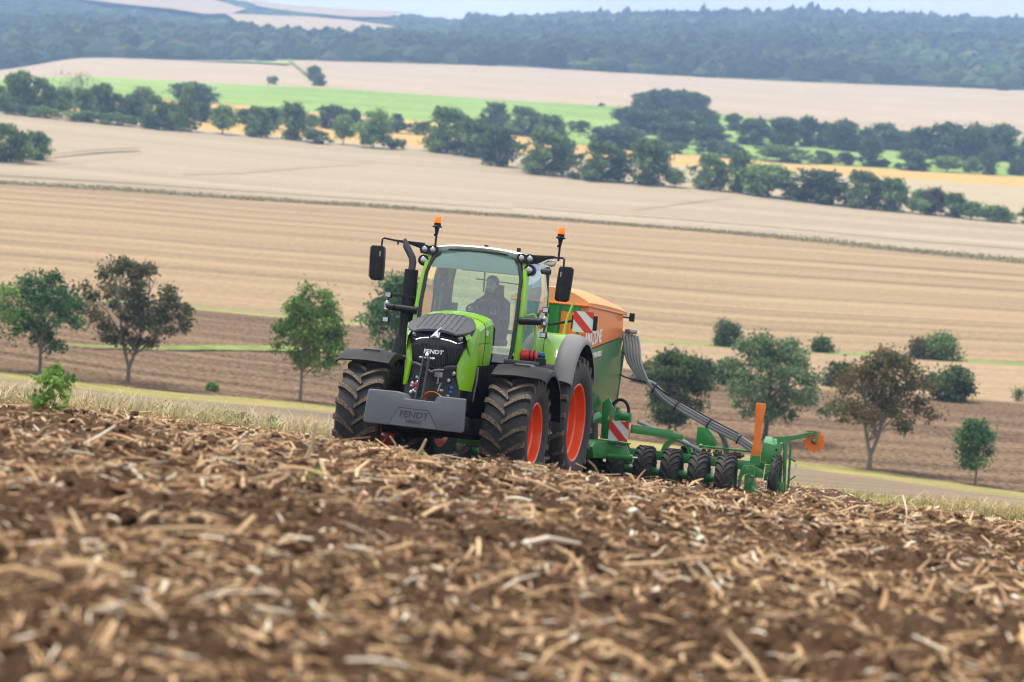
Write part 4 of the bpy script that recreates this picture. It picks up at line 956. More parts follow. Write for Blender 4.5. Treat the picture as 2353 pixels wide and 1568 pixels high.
# headlights
for s in (-1, 1):
    pts = [(.05, 1.955), (.20, 1.935), (.30, 1.905), (.365, 1.935), (.395, 2.03), (.36, 2.045), (.29, 1.995), (.16, 1.975)]
    v = [(gx(y, .385, .952) + .006, s * y, z) for y, z in pts]; vb = [(p[0] - .05, p[1], p[2]) for p in v]; n_ = len(v)
    hl = MB().add(v + vb, [tuple(range(n_)), tuple(range(2 * n_ - 1, n_ - 1, -1))] + [(i, (i + 1) % n_, n_ + (i + 1) % n_, n_ + i) for i in range(n_)]).build('headlight', M['black'], tractor)
    MB().sphere((gx(.31, .385, .952) + .0, s * .31, 1.977), .040, 14, (.5, 1, 1)).build('lamp', M['lens'], hl)
    strip_ = [(.085, 1.942), (.20, 1.928), (.28, 1.903)]
    MB().tube([(gx(y, .385, .952) + .012, s * y, z) for y, z in strip_], .007, 6).build('daytime_light', M['drl'], hl)
    MB().tube([(gx(y, .385, .952) + .010, s * y, z) for y, z in [(.29, 1.90), (.365, 1.933), (.398, 2.035)]], .008, 6).build('lamp_trim', M['chrome'], hl)
for s in (-1, 1):
    A_ = [(.955 - .23, .372, 2.055), (.72, .372, 1.93), (.70, .36, 1.80), (.72, .345, 1.66)]; B_ = [(.58, .455, 2.135), (.66, .425, 1.97), (.74, .38, 1.80), (.80, .335, 1.66)]
    MB().loft([[(a[0], s * a[1], a[2]), (b[0] + .03, s * (b[1] + .004), b[2]), (b[0] - .05, s * (b[1] - .03), b[2])] for a, b in zip(A_, B_)]).build('cheek_plate', M['grey'], tractor)
badge = MB().add([(.985, -.06, 1.945), (.985, .005, 1.955), (.985, .06, 1.945), (.975, .035, 2.03), (.955, .075, 2.10), (.975, -.0, 2.02), (1.005, .012, 1.975)], [(0, 1, 6), (1, 2, 6), (2, 3, 6), (3, 4, 6), (4, 5, 6), (5, 0, 6)])
badge.add([(.965, -.06, 1.945), (.965, .06, 1.945), (.94, .075, 2.10)], [(0, 1, 2)]).build('badge', M['chrome'], tractor, smooth=10)
RY = Matrix(((0, 0, 1, 0), (1, 0, 0, 0), (0, 1, 0, 0), (0, 0, 0, 1)))   # text: x->y, y->z, faces +x
link('lettering', text_mesh('FENDT', .075, .004, M['white'], .12, .0022, sx=1.15), tractor, Matrix.Translation((.957, 0, 1.755)) @ RY)
# green cheek panels at both sides of the nose
for s in (-1, 1):
    fr = [(.60, .462, 2.12), (.69, .425, 1.97), (.775, .375, 1.80), (.85, .325, 1.61), (.855, .34, 1.45), (.80, .375, 1.29)]
    bk_ = [(.46, .475, 2.13), (.48, .49, 1.97), (.48, .495, 1.80), (.44, .49, 1.63), (.46, .485, 1.45), (.50, .47, 1.28)]
    A = [(x, s * y, z) for x, y, z in fr]; B = [(x, s * y, z) for x, y, z in bk_]; C_ = [((a[0] + b[0]) / 2 + .03, (a[1] + b[1]) / 2 + s * .022, (a[2] + b[2]) / 2) for a, b in zip(A, B)]
    rings = [[a, c, b, (b[0], b[1] - s * .03, b[2]), (a[0] - .02, a[1] - s * .02, a[2])] for a, c, b in zip(A, C_, B)]
    MB().loft(rings).build('side_panel', M['green'], tractor, smooth=25)
    MB().prism([(-.95, 1.68), (.50, 1.645), (.55, 1.27), (.45, 1.0), (-.2, 1.0), (-.95, 1.3)], 1, s * .38, s * .465).build('engine_cover', M['black'], tractor, bevel=.015)
    MB().box(.0, .09, min(s * .480, s * .505), max(s * .480, s * .505), 2.06, 2.13).build('sticker', M['whitefilm'], tractor)
# lower nose with lamps and couplings
nose = MB().loft([[(.55, -.40, z0), (.78, -.38, z0), (.86, -.2, z0), (.88, 0, z0), (.86, .2, z0), (.78, .38, z0), (.55, .40, z0)] for z0 in (1.0, 1.12)] + [[(.55, -.41, 1.35), (.76, -.39, 1.35), (.84, -.2, 1.35), (.86, 0, 1.35), (.84, .2, 1.35), (.76, .39, 1.35), (.55, .41, 1.35)], [(.55, -.41, 1.62), (.76, -.38, 1.62), (.88, -.2, 1.56), (.90, 0, 1.53), (.88, .2, 1.56), (.76, .38, 1.62), (.55, .41, 1.62)]]).build('lower_nose', M['grille'], tractor)
for y, z, r_ in ((.27, 1.50, .042), (.22, 1.40, .036), (-.26, 1.50, .042), (-.21, 1.40, .036)):
    x = .84 if abs(y) < .24 else .81
    o = MB().lathe([(r_ * 1.25, -.06), (r_ * 1.25, .012), (r_ * 1.05, .018), (r_, .0)], 16, 'x', (x, y, z)).build('work_light', M['black'], tractor)
    MB().sphere((x, y, z), r_, 12, (.35, 1, 1)).build('lamp', M['lens'], o)
for y, z, mt in ((.27, 1.305, 'blue'), (.265, 1.245, 'blue'), (.145, 1.255, 'lens'), (.235, 1.19, 'steel'), (-.21, 1.305, 'magenta'), (-.21, 1.245, 'magenta'), (-.265, 1.31, 'lens'), (-.27, 1.28, 'lens'), (-.24, 1.215, 'lens'), (-.275, 1.19, 'lens'), (-.19, 1.335, 'lens'), (-.205, 1.205, 'lens')):
    MB().lathe([(.026, -.02), (.026, .02), (.018, .028), (.001, .03)], 10, 'x', (.872 - .28 * abs(y) ** 1.5, y, z)).build('hydraulic_coupling', M[mt], tractor)
MB().tube([(.93, .10, 1.50), (.93, .10, 1.33)], .012, 6).box(.90, .96, .05, .16, 1.43, 1.50).tube([(.95, .03, 1.515), (.95, .17, 1.535)], .012, 6).tube([(.95, .09, 1.34), (.95, .15, 1.36), (.95, .12, 1.24)], .014, 6).build('hitch_pin', M['steel'], tractor)
# front linkage : upper link stored upright, lower arms, power take-off guard
ul = MB().bar((1.30, -.085, 1.12), (1.24, -.045, 1.70), .022, .05, up=(1, 0, 0)).bar((1.30, .0, 1.12), (1.24, .03, 1.70), .022, .05, up=(1, 0, 0)).bar((1.27, -.045, 1.12), (1.22, -.01, 1.62), .075, .012, up=(1, 0, 0)).build('upper_link', M['grey'], tractor)
for k in range(5):
    u = .12 + .17 * k; MB().box(-.006, .006, -.022, .022, -.035, .035).build('link_slot', M['black'], ul, M=Matrix.Translation((1.282 - .05 * u, -.045 + .04 * u, 1.12 + .5 * u)))
MB().sphere((1.25, -.005, 1.70), .035, 12, (1, .8, 1.4)).tube([(1.25, -.085, 1.665), (1.25, .08, 1.665)], .014, 8).sphere((1.25, -.09, 1.665), .022, 8).sphere((1.25, .085, 1.665), .022, 8).build('link_ball', M['chrome'], ul)
MB().box(1.22, 1.36, -.16, .07, 1.085, 1.115).build('link_foot', M['grey'], ul)
MB().lathe([(.13, 0), (.15, .10), (.16, .2), (.15, .2), (.135, .1)], 24, 'x', (1.05, .12, 1.08)).build('shaft_guard', M['yellow'], tractor)
for s in (-1, 1):
    MB().bar((.5, s * .42, .80), (1.40, s * .40, .85), .07, .13).build('lower_link', M['black'], tractor, bevel=.015)
    MB().tube([(.35, s * .46, 1.15), (.40, s * .5, 1.45), (.42, s * .5, 1.62)], .016, 7).build('guard_rail', M['fender'], tractor)
# chassis, axle, belly
MB().box(-2.9, .75, -.30, .30, .72, 1.40).box(-2.6, -.2, -.42, .42, .62, 1.30).build('chassis', M['black'], tractor, bevel=.03)
MB().box(-.14, .14, -.78, .78, .68, .92).lathe([(.2, -.1), (.2, .1)], 16, 'y', (0, .72, .80)).lathe([(.2, -.1), (.2, .1)], 16, 'y', (0, -.72, .80)).build('front_axle', M['black'], tractor, bevel=.02)
MB().lathe([(.24, -.75), (.24, .75)], 16, 'y', (-2.85, 0, .975)).build('rear_axle', M['black'], tractor)
for s in (-1, 1):
    MB().prism([(-2.0, .55), (-.62, .55), (-.55, .9), (-.62, 1.30), (-.75, 1.70), (-1.95, 1.70)], 1, s * .44, s * 1.02).build('fuel_tank', M['black'], tractor, bevel=.05, seg=3)
MB().box(-1.75, -.62, .62, 1.12, 1.705, 1.78).build('platform', M['grey'], tractor, bevel=.02)
# entry steps on the left
lad = MB().box(-1.52, -1.46, 1.04, 1.20, .40, 1.62).box(-1.10, -1.04, 1.04, 1.20, .40, 1.62).build('ladder_side', M['black'], tractor, bevel=.01)
for z in (.44, .80, 1.16): MB().box(-1.459, -1.101, 1.05, 1.24, z, z + .035).build('step', M['steel'], lad)
MB().tube([(-.98, 1.12, 1.0), (-.98, 1.16, 1.05), (-.98, 1.16, 1.42), (-.98, 1.12, 1.46)], .022, 7).build('step_handle', M['grey'], tractor)
# red canister, filler neck
can = MB().lathe([(.001, -.14), (.05, -.138), (.068, -.12), (.072, -.03), (.072, .03), (.068, .12), (.05, .138), (.001, .14)], 16, 'y', (-.88, .885, 1.865)).build('canister', M['red'], tractor)
for y in (.79, .93, .99): MB().lathe([(.073, -.008), (.079, -.008), (.079, .008), (.073, .008)], 16, 'y', (-.88, y, 1.865)).build('strap', M['black'], can)
MB().box(-.95, -.81, .80, .97, 1.78, 1.80).build('canister_bracket', M['black'], can)
fl = MB().lathe([(.075, -.06), (.075, .03), (.055, .04), (.055, .08)], 14, 'z', (-.72, 1.12, 1.80)).build('filler_neck', M['black'], tractor)
MB().lathe([(.048, .08), (.048, .115), (.001, .12)], 14, 'z', (-.72, 1.12, 1.80)).build('filler_cap', M['blue'], fl)
# exhaust
ex = MB().lathe([(.15, 1.18), (.165, 1.3), (.165, 1.72), (.14, 1.88), (.115, 1.97)], 20, 'z', (-.93, -.915, 0)).box(-1.10, -.62, -1.0, -.62, .85, 1.50).build('exhaust_housing', M['black'], tractor, bevel=.02)
MB().lathe([(.097, 1.95), (.097, 2.90), (.09, 2.905), (.055, 2.905)], 24, 'z', (-.93, -.915, 0)).build('exhaust_shield', M['black'], tractor)
hol = MB()
for i in range(30):
    for k in range(18):
        if i in (13, 14, 15): continue
        a = 2 * math.pi * (k + .5 * (i % 2)) / 18; z = 2.10 + i * .0265
        q = .0978; da_ = .085; dz_ = .0095
        hol.add([(-.93 + q * math.cos(a - da_), -.915 + q * math.sin(a - da_), z), (-.93 + q * math.cos(a), -.915 + q * math.sin(a), z - dz_), (-.93 + q * math.cos(a + da_), -.915 + q * math.sin(a + da_), z), (-.93 + q * math.cos(a), -.915 + q * math.sin(a), z + dz_)], [(0, 1, 2, 3)])
o = hol.build('shield_holes', flat('shield_hole', (.004, .004, .004), .9), tractor); tag(o, kind='stuff')
pipe = [(-.93, y - .075, z) for y, z in ((-.84, 2.88), (-.835, 3.0), (-.85, 3.07), (-.90, 3.15), (-.955, 3.23), (-.985, 3.33))]
MB().tube(pipe, [.052, .052, .052, .052, .05, .02], 14, caps=False).build('exhaust_pipe', M['grey'], tractor)
MB().box(-.99, -.825, -1.13, -.80, 2.50, 2.53).build('exhaust_clamp', M['black'], tractor)

# cab
def ws(z):   # windscreen outline: half width and x of the edge
    return np.interp(z, [1.70, 2.0, 2.5, 2.9, 3.10, 3.18, 3.25], [.66, .68, .685, .67, .62, .55, .46]), np.interp(z, [1.70, 2.5, 3.0, 3.27], [-.74, -.80, -.92, -1.04])
zs = [1.72, 1.95, 2.2, 2.45, 2.7, 2.9, 3.02, 3.11, 3.18, 3.235]; ys = np.linspace(-1, 1, 15)
wsr = [[(ws(z)[1] + .10 * (1 - y * y), y * ws(z)[0], z) for y in ys] for z in zs]
MB().loft(wsr, closed=False).build('windscreen', M['glass'], tractor)
for s in (-1, 1):
    MB().tube([(ws(z)[1] + .006, s * (ws(z)[0] + .012), z) for z in zs[:-1]], .026, 6).build('windscreen_seal', M['grille'], tractor)
MB().tube([(ws(3.24)[1] + .10 * (1 - y * y) - .004, y * .47, 3.243) for y in ys], .012, 6).build('windscreen_top_seal', M['grille'], tractor)
for s in (-1, 1):
    P = [(-.80, s * .755, 1.70), (-.83, s * .765, 2.2), (-.90, s * .755, 2.7), (-1.0, s * .715, 3.05), (-1.06, s * .67, 3.20)]
    MB().loft([[(x + .045, y - s * .035, z), (x + .05, y + s * .02, z), (x - .02, y + s * .045, z), (x - .07, y + s * .03, z), (x - .06, y - s * .03, z)] for x, y, z in P]).build('front_pillar', M['green'], tractor, smooth=30)
    MB().tube([(-2.12, s * .82, 1.75), (-2.18, s * .82, 2.4), (-2.14, s * .79, 3.18)], .028, 7).build('middle_pillar', M['grille'], tractor)
    MB().tube([(-2.62, s * .72, 1.95), (-2.60, s * .74, 2.5), (-2.45, s * .70, 3.2)], .04, 7).build('rear_pillar', M['green'], tractor)
    MB().loft([[(-.86, s * .785, 1.76), (-.88, s * .79, 2.3), (-.95, s * .77, 2.8), (-1.05, s * .72, 3.17)], [(-1.5, s * .835, 1.76), (-1.5, s * .84, 2.3), (-1.5, s * .825, 2.8), (-1.5, s * .77, 3.17)], [(-2.10, s * .84, 1.76), (-2.15, s * .845, 2.3), (-2.14, s * .825, 2.8), (-2.12, s * .78, 3.17)]], closed=False).build('door_glass', M['glass'], tractor)
    MB().loft([[(-2.14, s * .82, 2.1), (-2.16, s * .815, 2.6), (-2.12, s * .775, 3.17)], [(-2.60, s * .73, 2.1), (-2.60, s * .745, 2.6), (-2.46, s * .71, 3.17)]], closed=False).build('quarter_glass', M['glass'], tractor)
    MB().prism([(-.80, 1.30), (-2.15, 1.30), (-2.15, 1.74), (-.80, 1.74)], 1, s * .62, s * .80).build('door_sill', M['black'], tractor, bevel=.02)
    MB().tube([(-.92, s * .80, 2.41), (-.95, s * .90, 2.44), (-.96, s * .94, 2.40), (-.96, s * .96, 1.95), (-.96, s * .90, 1.80)], .02, 7).build('grab_rail', M['green'], tractor)
rg = MB().loft([[(-2.62, -.68, 1.88), (-2.60, -.70, 2.6), (-2.46, -.66, 3.15)], [(-2.66, 0, 1.88), (-2.64, 0, 2.6), (-2.50, 0, 3.15)], [(-2.62, .68, 1.88), (-2.60, .70, 2.6), (-2.46, .66, 3.15)]], closed=False).build('rear_window', M['glass'], tractor)
MB().box(-2.62, -.70, -.74, .74, 1.50, 1.56).build('cab_floor', M['black'], tractor)
MB().box(-2.66, -2.56, -.72, .72, 1.56, 1.86).build('cab_rear_wall', M['black'], tractor, bevel=.02)
rf = [(-.965, .56, 3.262, .035), (-1.03, .67, 3.262, .06), (-1.4, .76, 3.255, .09), (-2.0, .78, 3.23, .10), (-2.4, .74, 3.21, .09), (-2.55, .66, 3.20, .05)]
rings = []
for x, w, z, c in rf: rings.append([(x + (.09 * (1 - y * y) if x > -1.1 else 0), y * w, z + c * (1 - abs(y) ** 2.6)) for y in np.linspace(-1, 1, 13)] + [(x - .03, y * w, z - (.012 if x > -1 else .07)) for y in np.linspace(1, -1, 13)])
MB().loft(rings).build('roof', M['white'], tractor, smooth=40)
MB().loft([[(x, .05 + y * .22, 3.30 + hh * (1 - y * y)) for y in np.linspace(-1, 1, 9)] for x, hh in ((-1.30, .0), (-1.42, .05), (-1.8, .06), (-1.95, .0))], closed=False).build('roof_hatch', M['white'], tractor)
for y in (-.06, .42): MB().box(-1.65, -1.60, y, y + .05, 3.33, 3.385).build('aerial_mount', M['black'], tractor)
MB().box(-2.5, -1.05, -.62, .62, 3.13, 3.165).build('headlining', M['lining'], tractor)
# roof lamps, mirrors, beacons
for s in (-1, 1):
    lx = -.96
    hs_ = MB()
    hs_.loft([[(x, s * (.705 + r_ * cy_), 3.21 + zz_) for cy_, zz_ in ((-1.12, .0), (-.95, .055), (-.45, .066), (0, .05), (.45, .066), (.95, .055), (1.12, 0), (.95, -.058), (.45, -.068), (0, -.055), (-.45, -.068), (-.95, -.058))] for x, r_ in ((lx - .16, .10), (lx - .02, .122), (lx + .012, .118))])
    h1 = hs_.build('roof_lamp', M['black'], tractor)
    for y in (.645, .765): MB().sphere((lx + .006, s * y, 3.213), .043, 14, (.4, 1, 1)).build('lamp', M['lens'], h1)
    h2 = MB().lathe([(.01, -.17), (.075, -.15), (.082, -.03), (.078, .0), (.055, .004)], 18, 'x', (lx, s * .768, 3.055)).build('roof_lamp', M['black'], tractor)
    MB().sphere((lx - .0, s * .768, 3.055), .05, 14, (.4, 1, 1)).build('lamp', M['lens'], h2)
    # arm with side lamps
    arm = MB().tube([(-.80, s * .74, 2.33), (-.78, s * 1.06, 2.345)], [.055, .048], 12).build('lamp_arm', M['black'], tractor)
    y0 = s * (1.09 if s > 0 else 1.19)
    if s < 0: MB().tube([(-.78, -1.06, 2.345), (-.82, -1.18, 2.35)], .045, 12).build('arm_end', M['black'], arm)
    cl = MB().sphere((-.83, y0, 2.35), .062, 14, (.55, .8, 1.45)).build('indicator_cluster', M['steel'], tractor)
    for z in (2.39, 2.31): MB().sphere((-.795, y0, z), .032, 10, (.4, 1, 1)).build('lamp', M['lens'], cl)
    for z in (2.515, 2.165):
        sl = MB().box(-.90, -.815, y0 - .048, y0 + .048, z - .042, z + .042).build('side_lamp', M['black'], tractor, bevel=.012)
        MB().box(-.8149, -.811, y0 - .036, y0 + .036, z - .03, z + .03).build('lamp', M['lens'], sl)
    MB().tube([(-.86, y0, 2.47), (-.86, y0, 2.21)], .012, 6).build('lamp_post', M['black'], tractor)
    # mirror
    if s < 0:
        MB().prism([(-.78, 3.20), (-.78, 3.30), (-1.03, 3.305), (-1.25, 3.31), (-1.25, 3.285), (-1.0, 3.26)], 0, -1.02, -.97).build('mirror_bracket', M['black'], tractor, bevel=.006)
        MB().tube([(-1.0, -1.22, 3.298), (-1.0, -1.38, 3.315), (-1.0, -1.405, 3.30), (-1.0, -1.41, 3.18)], .014, 8).build('mirror_arm', M['black'], tractor)
        MB().tube([(-.99, -1.17, 3.30), (-.99, -1.17, 3.24)], .012, 6).build('mirror_screw', M['black'], tractor)
        yc, z0, z1 = -1.455, 2.71, 3.20
    else:
        MB().prism([(.80, 3.16), (.80, 3.27), (1.10, 3.285), (1.14, 3.26), (1.0, 3.225), (.86, 3.15)], 0, -1.02, -.97).build('mirror_bracket', M['black'], tractor, bevel=.006)
        MB().tube([(-1.0, 1.10, 3.262), (-1.0, 1.22, 3.268), (-1.0, 1.243, 3.25), (-1.0, 1.245, 3.13)], .014, 8).build('mirror_arm', M['black'], tractor)
        yc, z0, z1 = 1.27, 2.66, 3.15
        cm_ = MB().lathe([(.04, -.06), (.045, 0), (.04, .06)], 12, 'y', (-1.05, 1.0, 3.06)).sphere((-1.05, .95, 3.06), .04, 10).build('roof_camera', M['grey'], tractor)
        MB().prism([(.93, 3.17), (1.0, 3.22), (1.12, 3.22), (1.10, 3.15), (1.05, 3.13)], 0, -1.12, -1.06).build('corner_lamp', M['lens'], tractor, bevel=.01)
    ym = lambda z: yc + s * (-.03 + .06 * (z1 - z) / (z1 - z0)) * -.4
    ringz = [(z0, .62), (z0 + .03, .95), (z0 + .2, 1.0), (z1 - .12, 1.0), (z1 - .03, .97), (z1, .80)]
    mr = MB().loft([[(-1.10 - 0, ym(z) - .098 * k, z), (-.98 - .02, ym(z) - .105 * k, z), (-.955, ym(z) - .03 * k * s, z), (-.975, ym(z) + .105 * k, z), (-1.10, ym(z) + .10 * k, z)] for z, k in ringz]).build('mirror', M['black'], tractor, bevel=.008)
    MB().box(-1.106, -1.1012, yc - .085, yc + .085, z0 + .03, z1 - .03).build('mirror_glass', M['chrome'], mr)
    for k in range(15):
        z = z0 + .05 + k * (z1 - z0 - .09) / 14; yy = ym(z) + s * .106
        MB().box(-1.05, -.985, yy - .006, yy + .006, z - .006, z + .006).build('mirror_rib', M['grille'], mr)
    MB().box(-.966, -.957, yc - s * .045 - .008, yc - s * .045 + .008, z1 - .15, z1 - .08).build('mirror_mark', M['steel'], mr)
    # beacon
    by, bz = (-.64, 3.24) if s < 0 else (1.15, 3.22)
    be = MB().tube([(-1.05, by, bz), (-1.05, by, 3.45)], .016, 8).lathe([(.018, 3.42), (.03, 3.50), (.036, 3.53), (.07, 3.54), (.07, 3.552), (.05, 3.565), (.05, 3.60)], 16, 'z', (-1.05, by, 0)).sphere((-1.04, by - .02, 3.43), .02, 8).build('beacon_post', M['black'], tractor)
    MB().lathe([(.05, 3.60), (.052, 3.61), (.05, 3.68), (.044, 3.692), (.001, 3.694)], 18, 'z', (-1.05, by, 0)).build('beacon', M['amber'], be)
    # wide-load panel behind the rear fender
    wp = MB().box(-3.33, -3.30, s * 1.17 - .155, s * 1.17 + .155, 2.32, 2.63).build('warning_panel', M['whitefilm'], tractor)
    y0_, z0_ = s * 1.17 - .155, 2.32
    for poly in ([(0, .31), (.0, .16), (.20, 0.0), (.31, 0.0), (.31, .06), (.0, .31)], [(.16, .31), (.31, .19), (.31, .31)]):
        pl = [(y0_ + (a if s > 0 else .31 - a), z0_ + b) for a, b in poly[:6]]
        if len(poly) == 6: pl = [(y0_ + (a if s > 0 else .31 - a), z0_ + b) for a, b in [(0, .31), (0, .19), (.19, 0), (.31, 0), (.31, .02), (.03, .31)]]
        MB().prism(pl, 0, -3.2995, -3.2965).build('stripe', M['redfilm'], wp)
    MB().box(-3.34, -3.28, s * 1.35 - .03, s * 1.35 + .03, 2.36, 2.58).build('panel_lamp', M['black'], wp, bevel=.01)
    MB().tube([(-3.3, s * 1.0, 2.48), (-3.2, s * .82, 2.42), (-3.0, s * .72, 2.38)], .022, 7).box(-3.36, -3.31, s * 1.02 - .03, s * 1.02 + .03, 2.36, 2.56).build('panel_bracket', M['black'], wp)
    MB().tube([(-3.0, s * .95, 2.24), (-3.05, s * .97, 2.5), (-3.1, s * 1.03, 2.74)], .018, 7).build('hand_rail', M['green'], tractor)
# cab interior
MB().loft([[(x, y, z) for y, z in ((-.27, z0), (.27, z0), (.29, z0 + .06), (.25, z0 + .11), (-.25, z0 + .11), (-.29, z0 + .06))] for x, z0 in ((-2.25, 1.98), (-2.0, 1.97), (-1.72, 1.96))]).build('seat_cushion', M['seat'], tractor)
MB().loft([[(x, -w, z), (x + .10, -w * .9, z), (x + .10, w * .9, z), (x, w, z), (x - .06, 0, z)] for x, w, z in ((-2.20, .27, 2.02), (-2.26, .28, 2.35), (-2.32, .25, 2.62), (-2.34, .14, 2.70), (-2.34, .13, 2.86))]).build('seat_back', M['seat'], tractor)
MB().box(-2.25, -1.75, -.40, -.30, 2.14, 2.26).box(-2.2, -1.95, .30, .37, 2.16, 2.22).build('armrest', M['grille'], tractor, bevel=.02)
MB().lathe([(.07, 0), (.16, .08), (.17, .30), (.14, .42), (.08, .50), (.001, .52)], 16, 'z', (-1.12, -.02, 1.90)).build('dashboard', M['grille'], tractor)
stw = Matrix.Translation((-1.45, .02, 2.42)) @ Matrix.Rotation(R(-32), 4, 'Y')
sw = MB().lathe([(.20 + .017 * math.cos(a), .017 * math.sin(a)) for a in np.linspace(0, 2 * math.pi, 9)[:-1]], 28, 'z', closed=True, M=stw).bar((-.20, 0, 0), (.20, 0, 0), .03, .015, M=stw).bar((0, -.2, 0), (0, 0, 0), .03, .015, M=stw, up=(0, 0, 1)).lathe([(.05, -.05), (.055, .01), (.001, .02)], 12, 'z', M=stw).build('steering_wheel', M['grille'], tractor)
MB().tube([(-1.20, -.0, 2.15), (-1.44, .02, 2.40)], .04, 8).build('steering_column', M['grille'], tractor)
dp = MB().box(-1.62, -1.58, -.60, -.36, 2.34, 2.52).tube([(-1.62, -.48, 2.25), (-1.60, -.48, 2.38)], .02, 6).build('terminal', M['grille'], tractor, bevel=.01)
MB().tube([(-1.25, -.35, 3.12), (-1.32, -.38, 2.95), (-1.38, -.42, 2.78)], .016, 6).build('wiper_arm', M['grille'], tractor)
MB().tube([(-2.5, -.22, 3.05), (-2.54, -.22, 2.75)], .012, 6).tube([(-2.52, -.35, 2.93), (-2.52, .5, 2.90)], .010, 6).build('rear_wiper', M['grille'], tractor)
MB().loft([[(ws(z)[1] + .10 * (1 - y * y) - .018, y * (ws(z)[0] - .02), z) for y in ys] for z in (2.97, 3.05, 3.12, 3.18, 3.225)], closed=False).build('sky_reflection_band', M['band'], tractor)  # sheet added behind the upper glass, coloured to imitate reflected sky
MB().lathe([(.05, -.55), (.05, .55)], 10, 'y', (-2.40, 0, 3.08)).build('roller_blind', flat('pale_blind', (.42, .40, .30), .9), tractor)
hc = MB().loft([[(-1.86 + .06 * math.cos(a), -.60 + r_ * math.cos(a), z), ] and [(-1.86 + .5 * r_ * math.cos(a), -.60 + r_ * math.sin(a) * (1 + .15 * math.sin(3 * a + z * 9)), z) for a in np.linspace(0, 2 * math.pi, 9)[:-1]] for z, r_ in ((2.20, .06), (2.35, .10), (2.5, .085), (2.62, .05), (2.72, .075), (2.80, .03))], M=TM).mesh('hanging_jacket', M['cloth'])
tag(link('hanging_jacket', hc), 'dark jacket hanging inside the cab beside the right door', 'jacket')

# ------------------------------------------------------------------ front ballast weight
bw_ = Matrix.Translation((1.62, 0, .74)); block = empty('ballast_weight', TM @ bw_); tag(block, 'grey cast ballast weight carried on the tractor front linkage', 'weight')
out = [(-.66, .0), (.66, 0), (.675, .02), (.665, .44), (.64, .445), (.30, .445), (.275, .425), (.255, .365), (-.15, .365), (-.20, .43), (-.27, .45), (-.64, .445), (-.655, .42), (-.68, .02)]
bf = MB().loft([[(x, y * k, z * kz + dz) for y, z in out] for x, k, kz, dz in ((-.34, .90, .86, .05), (-.10, .985, .98, .01), (-.02, 1, 1, 0), (.0, .985, .97, .008))])
bf.build('casting', M['weight'], block, bevel=.012, seg=2)
MB().box(-.26, .0, -.46, -.22, .366, .452).build('pocket', M['grey'], block) if False else None
pl = [(-.335, .012), (-.215, .245), (.185, .245), (.33, .012)]
def groove(a, b): return MB().bar((.0005, a[0], a[1]), (.0005, b[0], b[1]), .006, .003, up=(1, 0, 0))
for a, b in zip(pl[:-1], pl[1:]): groove(a, b).build('groove', M['black'], block)
MB().prism([(-.33, .014), (-.212, .240), (.182, .240), (.325, .014)], 0, -.0005, .0055).build('name_plate', M['weight'], block)
link('lettering', text_mesh('FENDT', .115, .003, M['grey'], .10, .001, sx=1.1), block, Matrix.Translation((.007, -.005, .165)) @ RY)
link('lettering', text_mesh('1800KG', .065, .003, M['grey'], .05, 0), block, Matrix.Translation((.007, 0, .075)) @ RY)
MB().box(-.55, -.30, -.62, -.40, .02, .20).box(-.55, -.30, .40, .62, .02, .20).build('carrier', M['black'], block, bevel=.02)

